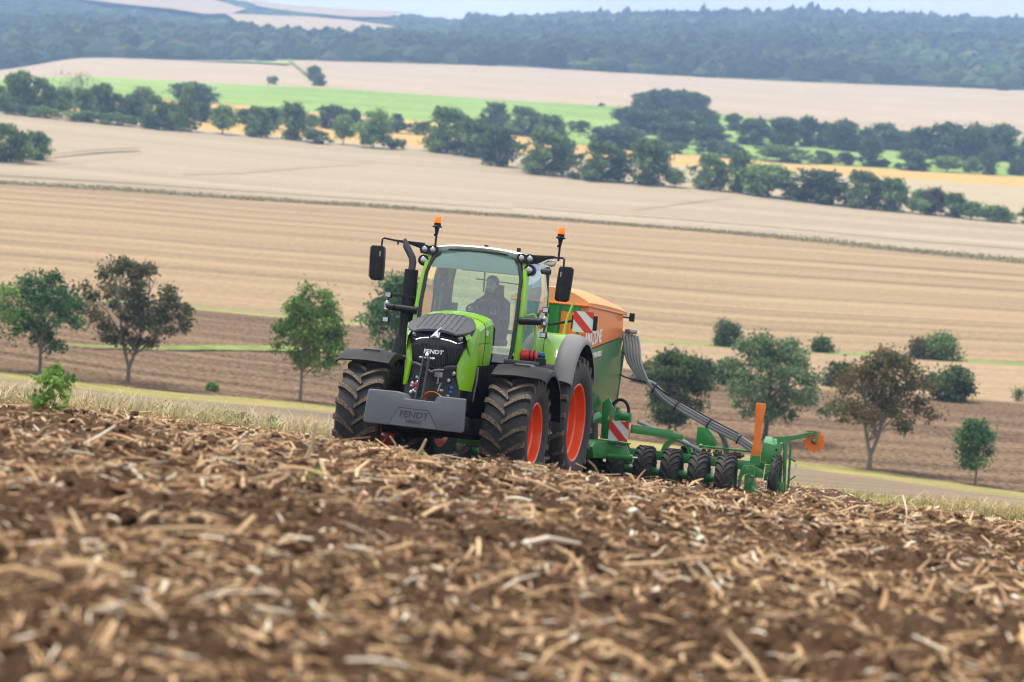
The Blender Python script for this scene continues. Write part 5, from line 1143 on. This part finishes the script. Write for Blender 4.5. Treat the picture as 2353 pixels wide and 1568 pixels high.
# ------------------------------------------------------------------ driver
def person():
    root = empty('person', TM @ Matrix.Translation((-1.98, .03, 2.06))); tag(root, 'person in a black jacket sitting at the wheel inside the tractor cab', 'person')
    J = {}; E_ = []; V_ = []; Rd = []
    def jt(n, p, r_, par=None):
        J[n] = len(V_); V_.append(p); Rd.append(r_)
        if par is not None: E_.append((J[par], J[n]))
    jt('pelvis', (0, 0, .06), (.16, .13)); jt('waist', (-.02, 0, .24), (.15, .11), 'pelvis'); jt('chest', (-.03, 0, .42), (.17, .12), 'waist'); jt('neckbase', (-.02, 0, .56), (.075, .07), 'chest'); jt('neck', (.0, 0, .64), (.052, .052), 'neckbase')
    for s in (-1, 1):
        q = 'L' if s > 0 else 'R'
        jt('sh' + q, (-.02, s * .19, .51), (.068, .066), 'chest'); jt('el' + q, (.18, s * .27, .28), (.047, .047), 'sh' + q); jt('wr' + q, (.42, s * .18, .34), (.031, .031), 'el' + q); jt('pa' + q, (.49, s * .165, .37), (.03, .022), 'wr' + q)
        for f in range(4):
            jt(f'f{f}a' + q, (.535, s * (.15 + .018 * f), .385 + .006 * f), (.009, .009), 'pa' + q); jt(f'f{f}b' + q, (.562 - .004 * f, s * (.148 + .018 * f), .362 + .004 * f), (.008, .008), f'f{f}a' + q); jt(f'f{f}c' + q, (.548, s * (.148 + .018 * f), .342 + .003 * f), (.007, .007), f'f{f}b' + q)
        jt('tha' + q, (.49, s * .135, .395), (.010, .010), 'pa' + q); jt('thb' + q, (.515, s * .125, .41), (.009, .009), 'tha' + q)
        jt('hip' + q, (.04, s * .10, .03), (.10, .095), 'pelvis'); jt('kn' + q, (.46, s * .14, .08), (.068, .068), 'hip' + q); jt('an' + q, (.56, s * .14, -.34), (.045, .045), 'kn' + q); jt('to' + q, (.70, s * .15, -.38), (.04, .03), 'an' + q)
    me = bpy.data.meshes.new('body'); me.from_pydata(V_, E_, [])
    o = bpy.data.objects.new('body', me); COL.objects.link(o)
    o.modifiers.new('skin', 'SKIN'); sv = me.skin_vertices[0].data
    for i, r_ in enumerate(Rd): sv[i].radius = r_
    sv[0].use_root = True
    sub = o.modifiers.new('sub', 'SUBSURF'); sub.levels = 2; sub.render_levels = 2
    bpy.context.view_layer.update()
    m2 = bpy.data.meshes.new_from_object(o.evaluated_get(bpy.context.evaluated_depsgraph_get())); bpy.data.objects.remove(o)
    # head joined to the same surface mesh
    hd = MB(); rings = []
    for z, rx, ry, xo in ((-.10, .045, .045, -.005), (-.075, .062, .052, .012), (-.05, .078, .062, .012), (-.02, .088, .070, .006), (.02, .094, .074, 0), (.06, .095, .075, -.004), (.10, .082, .066, -.01), (.125, .05, .042, -.012), (.135, .01, .01, -.012)):
        ring = []
        for k in range(16):
            a = 2 * math.pi * k / 16; x = rx * math.cos(a) + xo; y = ry * math.sin(a)
            if k == 0 and -.05 < z < .04: x += .022 if z < 0 else .008          # nose
            if k in (1, 15) and .0 < z < .04: x -= .010                          # eye sockets
            ring.append((x, y, z))
        rings.append(ring)
    hd.loft(rings)
    for s in (-1, 1): hd.sphere((0, s * .074, .0), .026, 8, (.6, .3, 1))
    HM = Matrix.Translation((.02, 0, .765)) @ Matrix.Rotation(R(-12), 4, 'Z')
    hm = hd.mesh('head', M['skin']); hm.transform(HM)
    bm = bmesh.new(); bm.from_mesh(m2); bm.from_mesh(hm)
    m2.materials.clear()
    for k in ('cloth', 'skin', 'seat'): m2.materials.append(M[k])
    for f in bm.faces:
        c = f.calc_center_median()
        f.material_index = 1 if (c.z > .62 or c.x > .455 and c.z > .3) else (2 if c.z < .2 else 0); f.smooth = True
    bm.to_mesh(m2); bm.free(); m2.name = 'body'
    body = link('body', m2, root)
    hair = MB(); rings = []
    for z, rx, ry, xo, cut in ((-.16, .10, .115, -.03, .02), (-.10, .105, .11, -.03, .02), (-.04, .105, .10, -.025, .0), (.02, .106, .094, -.02, .01), (.07, .108, .09, -.014, .09), (.11, .096, .080, -.014, .2), (.14, .065, .055, -.014, .2), (.155, .01, .01, -.014, .2)):
        ring = []
        for k in range(18):
            a = 2 * math.pi * k / 18; x = rx * math.cos(a) + xo; y = ry * math.sin(a)
            if z < .08: x = min(x, cut if abs(y) > .05 else cut - .05)
            ring.append((x, y, z))
        rings.append(ring)
    hr = hair.loft(rings).mesh('hair', M['hair']); hr.transform(HM); link('hair', hr, root)
    fc = MB()
    for s in (-1, 1): fc.sphere((.083, s * .03, .018), .011, 8, (.5, 1, .6))
    ey = fc.mesh('eyes', M['hair']); ey.transform(HM); link('eyes', ey, root)
    mo = MB().box(.084, .091, -.022, .022, -.052, -.046).mesh('mouth', flat('lips', (.38, .14, .11), .5)); mo.transform(HM); link('mouth', mo, root)
    for s in (-1, 1):
        MB().tube([(.10, s * .06, .55), (.11, s * .14, .52), (.125, s * .17, .44), (.13, s * .14, .36)], .004, 5).build('piping', M['piping'], root)
    return root
person()

# ------------------------------------------------------------------ seed drill towed by the tractor (its own local frame: tractor frame moved back)
SX, SZ = -8.2, -.12
drill = empty('seed_drill', TM @ Matrix.Translation((SX, 0, SZ))); tag(drill, 'green towed seed drill with orange hopper behind the tractor', 'seed drill')
G, O_ = M['seedgreen'], M['orange']
def D(p): return (p[0] - SX, p[1], p[2] - SZ)         # tractor-frame measurements -> drill frame
def dmb(): 
    m = MB(); return m
DT = Matrix.Translation((-SX, 0, -SZ))                 # build in tractor frame, parent to drill
# hopper : upper walls, funnel, lid
ya, yb = -.18, 1.02; ym_ = (ya + yb) / 2
def ringb(x0, x1, y0, y1, z, c=.14): return [(x0 + c, y0, z), (x1 - c, y0, z), (x1, y0 + c, z), (x1, y1 - c, z), (x1 - c, y1, z), (x0 + c, y1, z), (x0, y1 - c, z), (x0, y0 + c, z)]
MB().loft([ringb(-7.45, -5.35, .25, .90, .95, .05), ringb(-7.80, -5.0, .10, 1.0, 1.25, .06), ringb(-7.95, -4.7, -.05, 1.03, 1.62, .10), ringb(-7.92, -4.42, ya + .03, yb, 2.02), ringb(-7.88, -4.36, ya, yb, 2.12)], M=DT).build('hopper_funnel', M['hopgreen'], drill, bevel=.02)
# orange upper body: its lower edge rises to the rear
lo = [(-7.89, ya + .14, 2.43), (-7.89, yb - .14, 2.43), (-7.75, yb, 2.42), (-4.50, yb, 2.06), (-4.36, yb - .14, 2.055), (-4.36, ya + .14, 2.055), (-4.50, ya, 2.06), (-7.75, ya, 2.42)]
MB().loft([[(x, y, 2.05) for x, y, z in lo], [(x, y, z - .004) for x, y, z in lo]], M=DT).build('hopper_band', M['hopgreen'], drill)
hi = [(-7.80, ya + .15, 2.85), (-7.80, yb - .15, 2.85), (-7.66, yb - .01, 2.85), (-4.52, yb - .01, 2.81), (-4.38, yb - .15, 2.81), (-4.38, ya + .15, 2.81), (-4.52, ya + .01, 2.81), (-7.66, ya + .01, 2.85)]
hop = MB().loft([lo, hi], M=DT).build('hopper_body', O_, drill, bevel=.03, seg=3)
rings = []
for q in np.linspace(-1, 1, 15):
    y = ym_ + q * .62; c_ = (1 - abs(q) ** 2.0) * 1.2
    rings.append([(-7.84, y, 2.845 + .15 * c_), (-7.2, y, 2.85 + .17 * c_), (-6.0, y, 2.845 + .19 * c_), (-4.9, y, 2.825 + .18 * c_), (-4.34, y, 2.805 + .16 * c_), (-4.33, y, 2.745), (-7.84, y, 2.79)])
lid = MB().loft(rings, M=DT).build('hopper_lid', M['tarp'], drill, smooth=40)
MB().tube([(-4.325, ym_ - .6, 2.76), (-4.325, ym_ + .6, 2.76)], .02, 6, M=DT).tube([(-4.33, yb + .012, 2.765), (-7.84, yb + .012, 2.80)], .014, 6, M=DT).build('lid_hem', O_, lid)
# front wall: green sheet with orange panels and ribs
fw = MB().box(-4.352, -4.335, ya + .1, yb - .1, 1.95, 2.74, M=DT).build('hopper_front', G, drill)
for y0, y1 in ((ya + .16, .10), (.62, .88)): MB().box(-4.334, -4.32, y0, y1, 2.28, 2.64, M=DT).build('front_panel', O_, fw)
for y in (.16, .36, .54): MB().box(-4.334, -4.29, y, y + .045, 1.96, 2.73, M=DT).build('front_rib', G, fw)
# dark side plate with slots, bolted rear edge
sp = MB().prism([(-6.75, .70), (-5.9, .70), (-5.62, 1.2), (-5.70, 1.62), (-5.90, 1.72), (-6.12, 1.62), (-6.35, 1.25)], 1, .93, .97, M=DT).build('support_plate', M['black'], drill, bevel=.02)
for k in range(3): MB().box(-5.99 + k * .07, -5.96 + k * .07, .9705, .9735, 1.52, 1.62, M=DT).build('slot', M['steel'], sp)
ev = MB().prism([(yb - .02, 2.45), (yb + .03, 2.43), (1.01, 1.30), (.95, 1.30)], 0, -8.0, -7.96, M=DT).build('rear_edge', G, drill)
for k in range(16):
    u = k / 15; MB().lathe([(.016, 0), (.016, .02), (.001, .022)], 6, 'x', (-7.955, yb + .005 - u * .04, 2.40 - u * 1.05), M=DT).build('bolt', M['steel'], ev)
SIDE = Matrix(((-1, 0, 0, 0), (0, 0, 1, 0), (0, 1, 0, 0), (0, 0, 0, 1)))
link('lettering', text_mesh('AMAZONE', .30, .004, M['white'], .0, .006, sx=.95), drill, DT @ Matrix.Translation((-5.05, yb + .006, 2.285)) @ SIDE @ Matrix.Rotation(R(5.3), 4, 'Z'))
link('lettering', text_mesh('CIRRUS 6003-2', .12, .004, M['white'], .15, .002), drill, DT @ Matrix.Translation((-5.50, yb + .006, 2.045)) @ SIDE @ Matrix.Rotation(R(5.3), 4, 'Z'))
MB().tube([(-7.86, yb - .05, 2.76), (-7.94, yb + .06, 2.76)], .015, 6, M=DT).box(-8.0, -7.90, yb + .05, yb + .13, 2.70, 2.84, M=DT).build('hopper_lamp', M['black'], drill, bevel=.01)
# drawbar and main frame
MB().bar((-3.7, 0, .62), (-5.6, 0, .75), .18, .22, M=DT).bar((-5.6, .0, .75), (-7.6, 0, .72), .3, .25, M=DT).build('drawbar', G, drill, bevel=.02)
MB().prism([(-7.2, .42), (-5.2, .42), (-5.0, .60), (-5.2, .70), (-7.2, .70)], 1, -1.25, 1.20, M=DT).build('main_frame', G, drill, bevel=.03)
MB().prism([(.86, .44), (1.40, .44), (1.62, .36), (1.62, .42), (1.48, .685), (.86, .70)], 0, -6.46, -6.40, M=DT).build('frame_plate', G, drill, bevel=.008)
MB().bar((-6.42, .9, .70), (-6.42, 1.55, .685), .16, .03, M=DT).bar((-6.40, 1.45, .66), (-6.40, 1.15, .78), .03, .03, M=DT).build('frame_ledge', G, drill)
MB().tube([(-6.40, .92, .45), (-6.40, 1.62, .47)], .055, 12, M=DT).tube([(-6.40, .85, .45), (-6.40, .95, .45)], .075, 12, M=DT).build('hydraulic_cylinder', G, drill)
MB().tube([(-6.40, 1.60, .47), (-6.40, 1.70, .475)], .02, 8, M=DT).build('cylinder_rod', M['chrome'], drill)
MB().tube([(-5.4, .55, .75), (-6.3, 1.0, 1.08)], .085, 12, M=DT).build('lift_cylinder', G, drill)
MB().prism([(1.05, .72), (1.20, .72), (1.20, 1.25), (1.12, 1.40), (1.02, 1.30)], 0, -6.55, -6.48, M=DT).build('mast', G, drill, bevel=.01)
wpn = MB().box(-6.40, -6.37, 1.19, 1.51, .71, 1.03, M=DT).build('warning_panel', M['whitefilm'], drill)
for poly in ([(0, .32), (0, .19), (.19, 0), (.32, 0), (.32, .02), (.03, .32)], [(.17, .32), (.32, .19), (.32, .32)]):
    MB().prism([(1.19 + a, .71 + b) for a, b in poly], 0, -6.3695, -6.366, M=DT).build('stripe', M['redfilm'], wpn)
MB().box(-6.375, -6.362, 1.52, 1.545, .80, .92, M=DT).box(-6.375, -6.362, 1.155, 1.18, 1.04, 1.10, M=DT).box(-6.375, -6.362, 1.06, 1.08, .72, .78, M=DT).build('yellow_reflector', M['yellow'], drill)
MB().box(-6.39, -6.385, 1.32, 1.44, .615, .66, M=DT).build('type_plate', M['steel'], drill)
MB().lathe([(.07, -.12), (.08, .0), (.07, .12)], 12, 'y', (-6.6, 1.35, 1.12), M=DT).box(-6.66, -6.54, 1.24, 1.30, 1.0, 1.25, M=DT).box(-6.65, -6.55, 1.42, 1.50, 1.02, 1.18, M=DT).build('blower_valve', G, drill, bevel=.01)
MB().tube([(-6.6, 1.30 + .15 * math.cos(a_), 1.16 + .22 * math.sin(a_)) for a_ in np.linspace(math.pi * 1.05, -.15, 14)], .026, 8, M=DT).build('valve_hose', M['black'], drill)
MB().bar((-6.7, 1.50, .93), (-7.1, 2.12, .90), .06, .14, M=DT).bar((-7.1, 2.12, .89), (-7.2, 2.28, .87), .05, .09, M=DT).build('folding_arm', G, drill, bevel=.008)
# wings : cross beams over the packer
for s in (-1, 1):
    MB().box(-8.75, -8.60, s * 2.25 - 1.25, s * 2.25 + 1.25, .42, .58, M=DT).build('wing_beam', G, drill, bevel=.012)
MB().box(-9.3, -7.3, -.95, .95, .40, .62, M=DT).build('centre_frame', G, drill, bevel=.02)
# packer wheels
pt = wheel_meshes(.425, .30, .20, 20, .022, .034, .16, 4, ('rubber', 'ptread'), 28) if False else None
M['ptread'] = flat('worn_packer_lug', (.045, .038, .033), .85, 0, .3, 25, bump=.2, dust=.55, dustcol=(.11, .075, .05))
pt = wheel_meshes(.425, .31, .20, 19, .024, .036, .17, 4, ('rubber', 'ptread'), 28)
pr = MB().lathe([(.205, .13), (.195, .10), (.17, .02), (.08, .0), (.06, .03), (.001, .03)], 24).lathe([(.205, -.13), (.19, -.10), (.10, -.06)], 24).mesh('packer_wheel', G)
for y in (.62, 1.085, 1.545, 2.005, 2.47, 2.925):
    for s in (-1, 1):
        w = link('packer_wheel', pr, drill, Matrix.Translation(D((-8.2, s * y, .235))) @ Matrix.Rotation(.3 * y, 4, 'Y')); link('tyre', pt, w)
MB().lathe([(.075, -3.05), (.075, 3.05)], 14, 'y', D((-8.2, 0, .235))).build('packer_axle', G, drill)
# arched guards and distributor shield behind the packer
for k, (y, c) in enumerate(((1.99, .36),)):
    rings = [[(-8.95, y + r_ * math.cos(a), .56 + r_ * math.sin(a)) for r_ in (.20, .27)] + [(-8.65, y + r_ * math.cos(a), .56 + r_ * math.sin(a)) for r_ in (.27, .20)] for a in np.linspace(-.1, math.pi + .1, 12)]
    MB().loft(rings, M=DT).build('arched_guard', G, drill)
MB().prism([(2.26, .74), (2.26, 1.06), (2.44, 1.06), (2.62, .86), (2.60, .70)], 0, -9.0, -8.97, M=DT).build('shield_plate', G, drill, bevel=.01)
MB().tube([(-8.8, 2.40, .74), (-8.8, 3.25, .735)], .018, 8, M=DT).sphere((-8.8, 2.38, .74), .04, 10, M=DT).build('tie_rod', G, drill)
# coulter bank: discs and clinging soil
for k in range(9):
    y = 1.3 + k * .25
    MB().lathe([(.19, -.006), (.2, 0), (.19, .006), (.05, .03), (.001, .03)], 20, 'y', D((-9.2, y, .20))).build('coulter_disc', M['steel'], drill)
for y in (2.15, 2.62, 2.95):
    m = MB()
    for q in range(26): m.sphere((-8.9 + rng.normal(0, .08), y + rng.normal(0, .1), .56 + rng.uniform(0, .12)), float(rng.uniform(.02, .055)), 6, M=DT)
    o = m.build('clinging_soil', M['dirt'], drill); tag(o, kind='stuff')
# end assembly with track-marker, flag, outer wheel
eb = MB().add([(-8.2, 3.47, .57), (-8.2, 3.66, .56), (-8.2, 3.665, .90), (-8.2, 3.485, .92), (-8.5, 3.47, .57), (-8.5, 3.74, .60), (-8.5, 3.80, .94), (-8.5, 3.62, 1.025), (-8.5, 3.49, 1.025), (-8.22, 3.80, .935), (-8.22, 3.79, .70)],
 [(0, 1, 2, 3), (3, 2, 7, 8), (2, 9, 6, 7), (1, 10, 9, 2), (10, 5, 6, 9), (0, 4, 5, 10, 1), (0, 3, 8, 4), (4, 8, 7, 6, 5)], M=DT).build('end_box', G, drill, bevel=.006)
MB().lathe([(.022, 0), (.02, .004), (.001, .004)], 10, 'x', (-8.199, 3.72, .82), M=DT).build('end_hole', M['black'], eb)
MB().prism([(3.58, .56), (3.70, .56), (3.74, .69), (3.80, .70), (3.68, .30), (3.56, .29)], 0, -8.21, -8.17, M=DT).build('end_leg', G, drill, bevel=.005)
MB().prism([(3.14, .20), (3.19, .46), (3.22, .52), (3.42, .53), (3.42, .36), (3.26, .36), (3.23, .33), (3.19, .21)], 0, -8.03, -7.97, M=DT).build('end_bracket', G, drill, bevel=.006)
MB().prism([(3.43, .51), (3.56, .46), (3.57, .33), (3.43, .33)], 0, -8.04, -8.0, M=DT).bar((-8.0, 3.43, .50), (-8.0, 3.40, .10), .03, .06, M=DT, up=(1, 0, 0)).build('bracket_plate', G, drill, bevel=.004)
MB().prism([(3.25, .35), (3.27, .05), (3.40, .06), (3.41, .34), (3.33, .36)], 0, -8.14, -8.05, M=DT).build('scraper_body', G, drill, bevel=.02)
MB().prism([(3.39, .0), (3.39, .19), (3.50, .18), (3.54, .10), (3.61, .095), (3.61, .0)], 0, -7.98, -7.95, M=DT).build('scraper_plate', G, drill, bevel=.005)
MB().box(-8.30, -8.19, 3.30, 3.46, .54, .685, M=DT).bar((-8.0, 3.20, .545), (-8.25, 3.66, .53), .03, .02, M=DT).build('end_mount', G, drill)
MB().prism([(3.80, .94), (3.88, .95), (3.89, .60), (3.925, .10), (3.88, .05), (3.86, .30), (3.83, .60)], 0, -8.44, -8.38, M=DT).build('outer_frame', G, drill, bevel=.006)
MB().prism([(3.80, .15), (3.92, .15), (3.915, .30), (3.80, .30)], 0, -8.12, -8.07, M=DT).build('outer_plate', G, drill, bevel=.005)
MB().tube([(-8.42, 3.93, .93), (-8.42, 3.96, .20)], .02, 7, M=DT).tube([(-8.42, 3.95, .70), (-8.42, 4.04, .66)], .022, 7, M=DT).tube([(-8.42, 3.93, .30), (-8.42, 4.06, .42)], .014, 6, M=DT).bar((-8.3, 3.90, .05), (-8.3, 4.04, .10), .05, .05, M=DT).build('outer_strut', G, drill)
MB().box(-8.45, -8.40, 4.02, 4.06, .52, .62, M=DT).build('grease_cap', M['whitefilm'], drill)
for y, z in ((3.24, .505), (3.34, .51), (3.37, .51), (3.44, .49), (3.60, .50), (3.30, .38), (3.34, .38), (3.37, .38), (3.55, .345), (3.62, .33), (3.66, .34), (3.61, .42), (3.64, .45), (3.16, .22), (3.17, .27), (3.34, .66), (3.50, .60), (3.54, .595), (3.58, .59), (3.86, .80), (3.87, .55), (3.88, .45), (3.90, .36), (3.90, .20), (3.92, .06), (3.82, .28), (3.83, .16), (3.42, .15), (3.45, .10), (3.48, .06)):
    MB().lathe([(.013, 0), (.013, .016), (.001, .018)], 6, 'x', (-7.965, y, z), M=DT).build('bolt', M['steel'], drill)
ow = link('packer_wheel', pr, drill, Matrix.Translation(D((-8.25, 3.75, .32))) @ Matrix.Diagonal((1.0, .45, 1.0, 1))); link('tyre', pt, ow)
MB().lathe([(.30, -.01), (.31, 0), (.30, .01), (.001, .012)], 24, 'y', D((-8.05, 3.66, .10))).build('opening_disc', M['steel'], drill)
fl_ = MB().loft([[(-8.20, 3.31 + a, .69), (-8.20, 3.31 + b, .69), (-8.235, 3.31 + b, .69), (-8.235, 3.31 + a, .69)] for a, b in ((0, .16),)] + [[(-8.20, y0, z), (-8.20, y1, z), (-8.235, y1, z), (-8.235, y0, z)] for y0, y1, z in ((3.318, 3.458, .80), (3.33, 3.44, 1.05), (3.318, 3.45, 1.30), (3.302, 3.47, 1.46), (3.302, 3.47, 1.54), (3.31, 3.462, 1.565))], M=DT).build('marker_flag', O_, drill, bevel=.006)
MB().lathe([(.022, 0), (.022, .01), (.001, .011)], 10, 'x', (-8.20, 3.385, 1.30), M=DT).build('flag_bolt', O_, fl_)
MB().bar((-8.38, 3.70, .965), (-8.38, 4.20, 1.115), .07, .075, M=DT).bar((-8.40, 3.62, 1.01), (-8.42, 4.0, 1.07), .04, .03, M=DT).bar((-8.38, 4.18, 1.12), (-8.38, 4.36, 1.165), .07, .05, M=DT).bar((-8.33, 4.345, 1.17), (-8.33, 4.345, 1.01), .04, .05, M=DT, up=(1, 0, 0)).box(-8.42, -8.33, 4.16, 4.37, 1.175, 1.195, M=DT).box(-8.344, -8.340, 4.03, 4.045, 1.03, 1.10, M=DT).build('marker_arm', G, drill)
nd = []
for k in range(48):
    a = 2 * math.pi * k / 48; r_ = .195 if (k % 4) in (0, 1) else .155
    nd.append((4.31 + r_ * math.cos(a), 1.02 + r_ * math.sin(a)))
MB().prism(nd, 0, -8.46, -8.445, M=DT).build('marker_disc', O_, drill)
MB().lathe([(.045, 0), (.05, .04), (.03, .08), (.001, .09)], 12, 'x', (-8.444, 4.31, 1.03), M=DT).build('disc_hub', M['steel'], drill)
# seed hoses
def spl(P, n=10):
    P = [Vector(p) for p in P]; out = []
    for i in range(len(P) - 1):
        p0, p1, p2, p3 = P[max(0, i - 1)], P[i], P[i + 1], P[min(len(P) - 1, i + 2)]
        for k in range(n):
            t = k / n; out.append(.5 * ((2 * p1) + (-p0 + p2) * t + (2 * p0 - 5 * p1 + 4 * p2 - p3) * t * t + (-p0 + 3 * p1 - 3 * p2 + p3) * t ** 3))
    return out + [P[-1]]
for k in range(6):
    u = k / 5; oy, oz = .047 * math.cos(k * 1.05), .055 * math.sin(k * 1.05)
    P = [(-7.72 - .03 * k, 1.02 + .23 * u, 2.52 - .06 * u), (-7.74 - .02 * k, 1.045 + .25 * u, 2.38 - .06 * u), (-7.80, 1.13 + .24 * u, 2.05 - .05 * u), (-7.85, 1.34 + .15 * u, 1.80 - .04 * u), (-7.9, 1.58 + oy * .6 + .03 * u, 1.66 + oz), (-8.1, 1.86 + oy * .5, 1.45 + oz), (-8.5, 2.51 + oy * .4, 1.13 + oz), (-8.7, 3.02 + oy * .4, .92 + oz), (-8.75, 3.30 + oy, .76 + oz)]
    MB().tube(spl(P, 7), .0235, 8, M=DT).build('seed_hose', M['hose'], drill)
hm = MB().tube(spl([(-7.86, .95, 1.85), (-7.88, 1.12, 1.76), (-7.86, 1.56, 1.69), (-8.05, 1.86, 1.535), (-8.44, 2.51, 1.225), (-8.64, 3.02, 1.01)], 8), .013, 6, M=DT).build('support_chain', M['black'], drill)
for y, z in ((1.62, 1.62), (1.99, 1.38), (2.51, 1.13), (3.02, .92)):
    MB().lathe([(.088, -.012), (.094, -.012), (.094, .012), (.088, .012)], 14, 'y', (0, 0, 0), closed=True, M=DT @ Matrix.Translation((np.interp(y, [1.58, 1.86, 2.51, 3.02], [-7.9, -8.1, -8.5, -8.7]), y, z)) @ Matrix.Rotation(R(-26), 4, 'X')).build('hose_clip', M['black'], drill)
for k in range(5):
    MB().tube(spl([(-7.95, .80 + .045 * k, 2.2), (-7.97, .86 + .03 * k, 1.7), (-7.97, .90 + .02 * k, 1.2), (-7.9, .92 + .03 * k, .75)], 6), .024, 7, M=DT).build('seed_hose', M['hose'], drill)
for k in range(3):
    MB().tube(spl([(-8.5, 2.52, 1.10), (-8.7, 2.68 + .02 * k, .98), (-8.85, 2.76 + .03 * k, .80), (-8.9, 2.78 + .03 * k, .62)], 6), .022, 7, M=DT).build('seed_hose', M['hose'], drill)
MB().tube(spl([(-7.0, 1.55, 1.05), (-7.4, 1.9, .92), (-8.0, 2.2, .78), (-8.6, 2.4, .66)], 6), .03, 8, M=DT).build('seed_hose', M['hose'], drill)
MB().lathe([(.001, .05), (.10, .045), (.11, .0), (.10, -.02)], 16, 'z', (-7.80, 1.14, 2.515), M=DT).build('distributor_head', M['steel'], drill)
# machinery seen under the tractor between its front wheels
MB().bar((-5.0, -.2, .42), (-5.0, 1.0, .42), .12, .10, M=DT).bar((-5.4, -.1, .20), (-5.4, 1.0, .20), .14, .12, M=DT).build('lower_crossbar', G, drill, bevel=.01)

# ------------------------------------------------------------------ air
haze_m = bpy.data.materials.new('haze'); haze_m.use_nodes = True; hn = haze_m.node_tree.nodes; hn.clear()
ho = hn.new('ShaderNodeOutputMaterial'); hv = hn.new('ShaderNodeVolumePrincipled')
hv.inputs['Color'].default_value = (.40, .60, 1, 1); hv.inputs['Density'].default_value = HAZE; hv.inputs['Anisotropy'].default_value = .2
haze_m.node_tree.links.new(hv.outputs[0], ho.inputs['Volume'])
hz = MB().box(-3200, 3200, -2000, 3600, -96, 190).build('haze', haze_m); tag(hz, 'thin bluish haze over the valley', 'haze', kind='stuff')
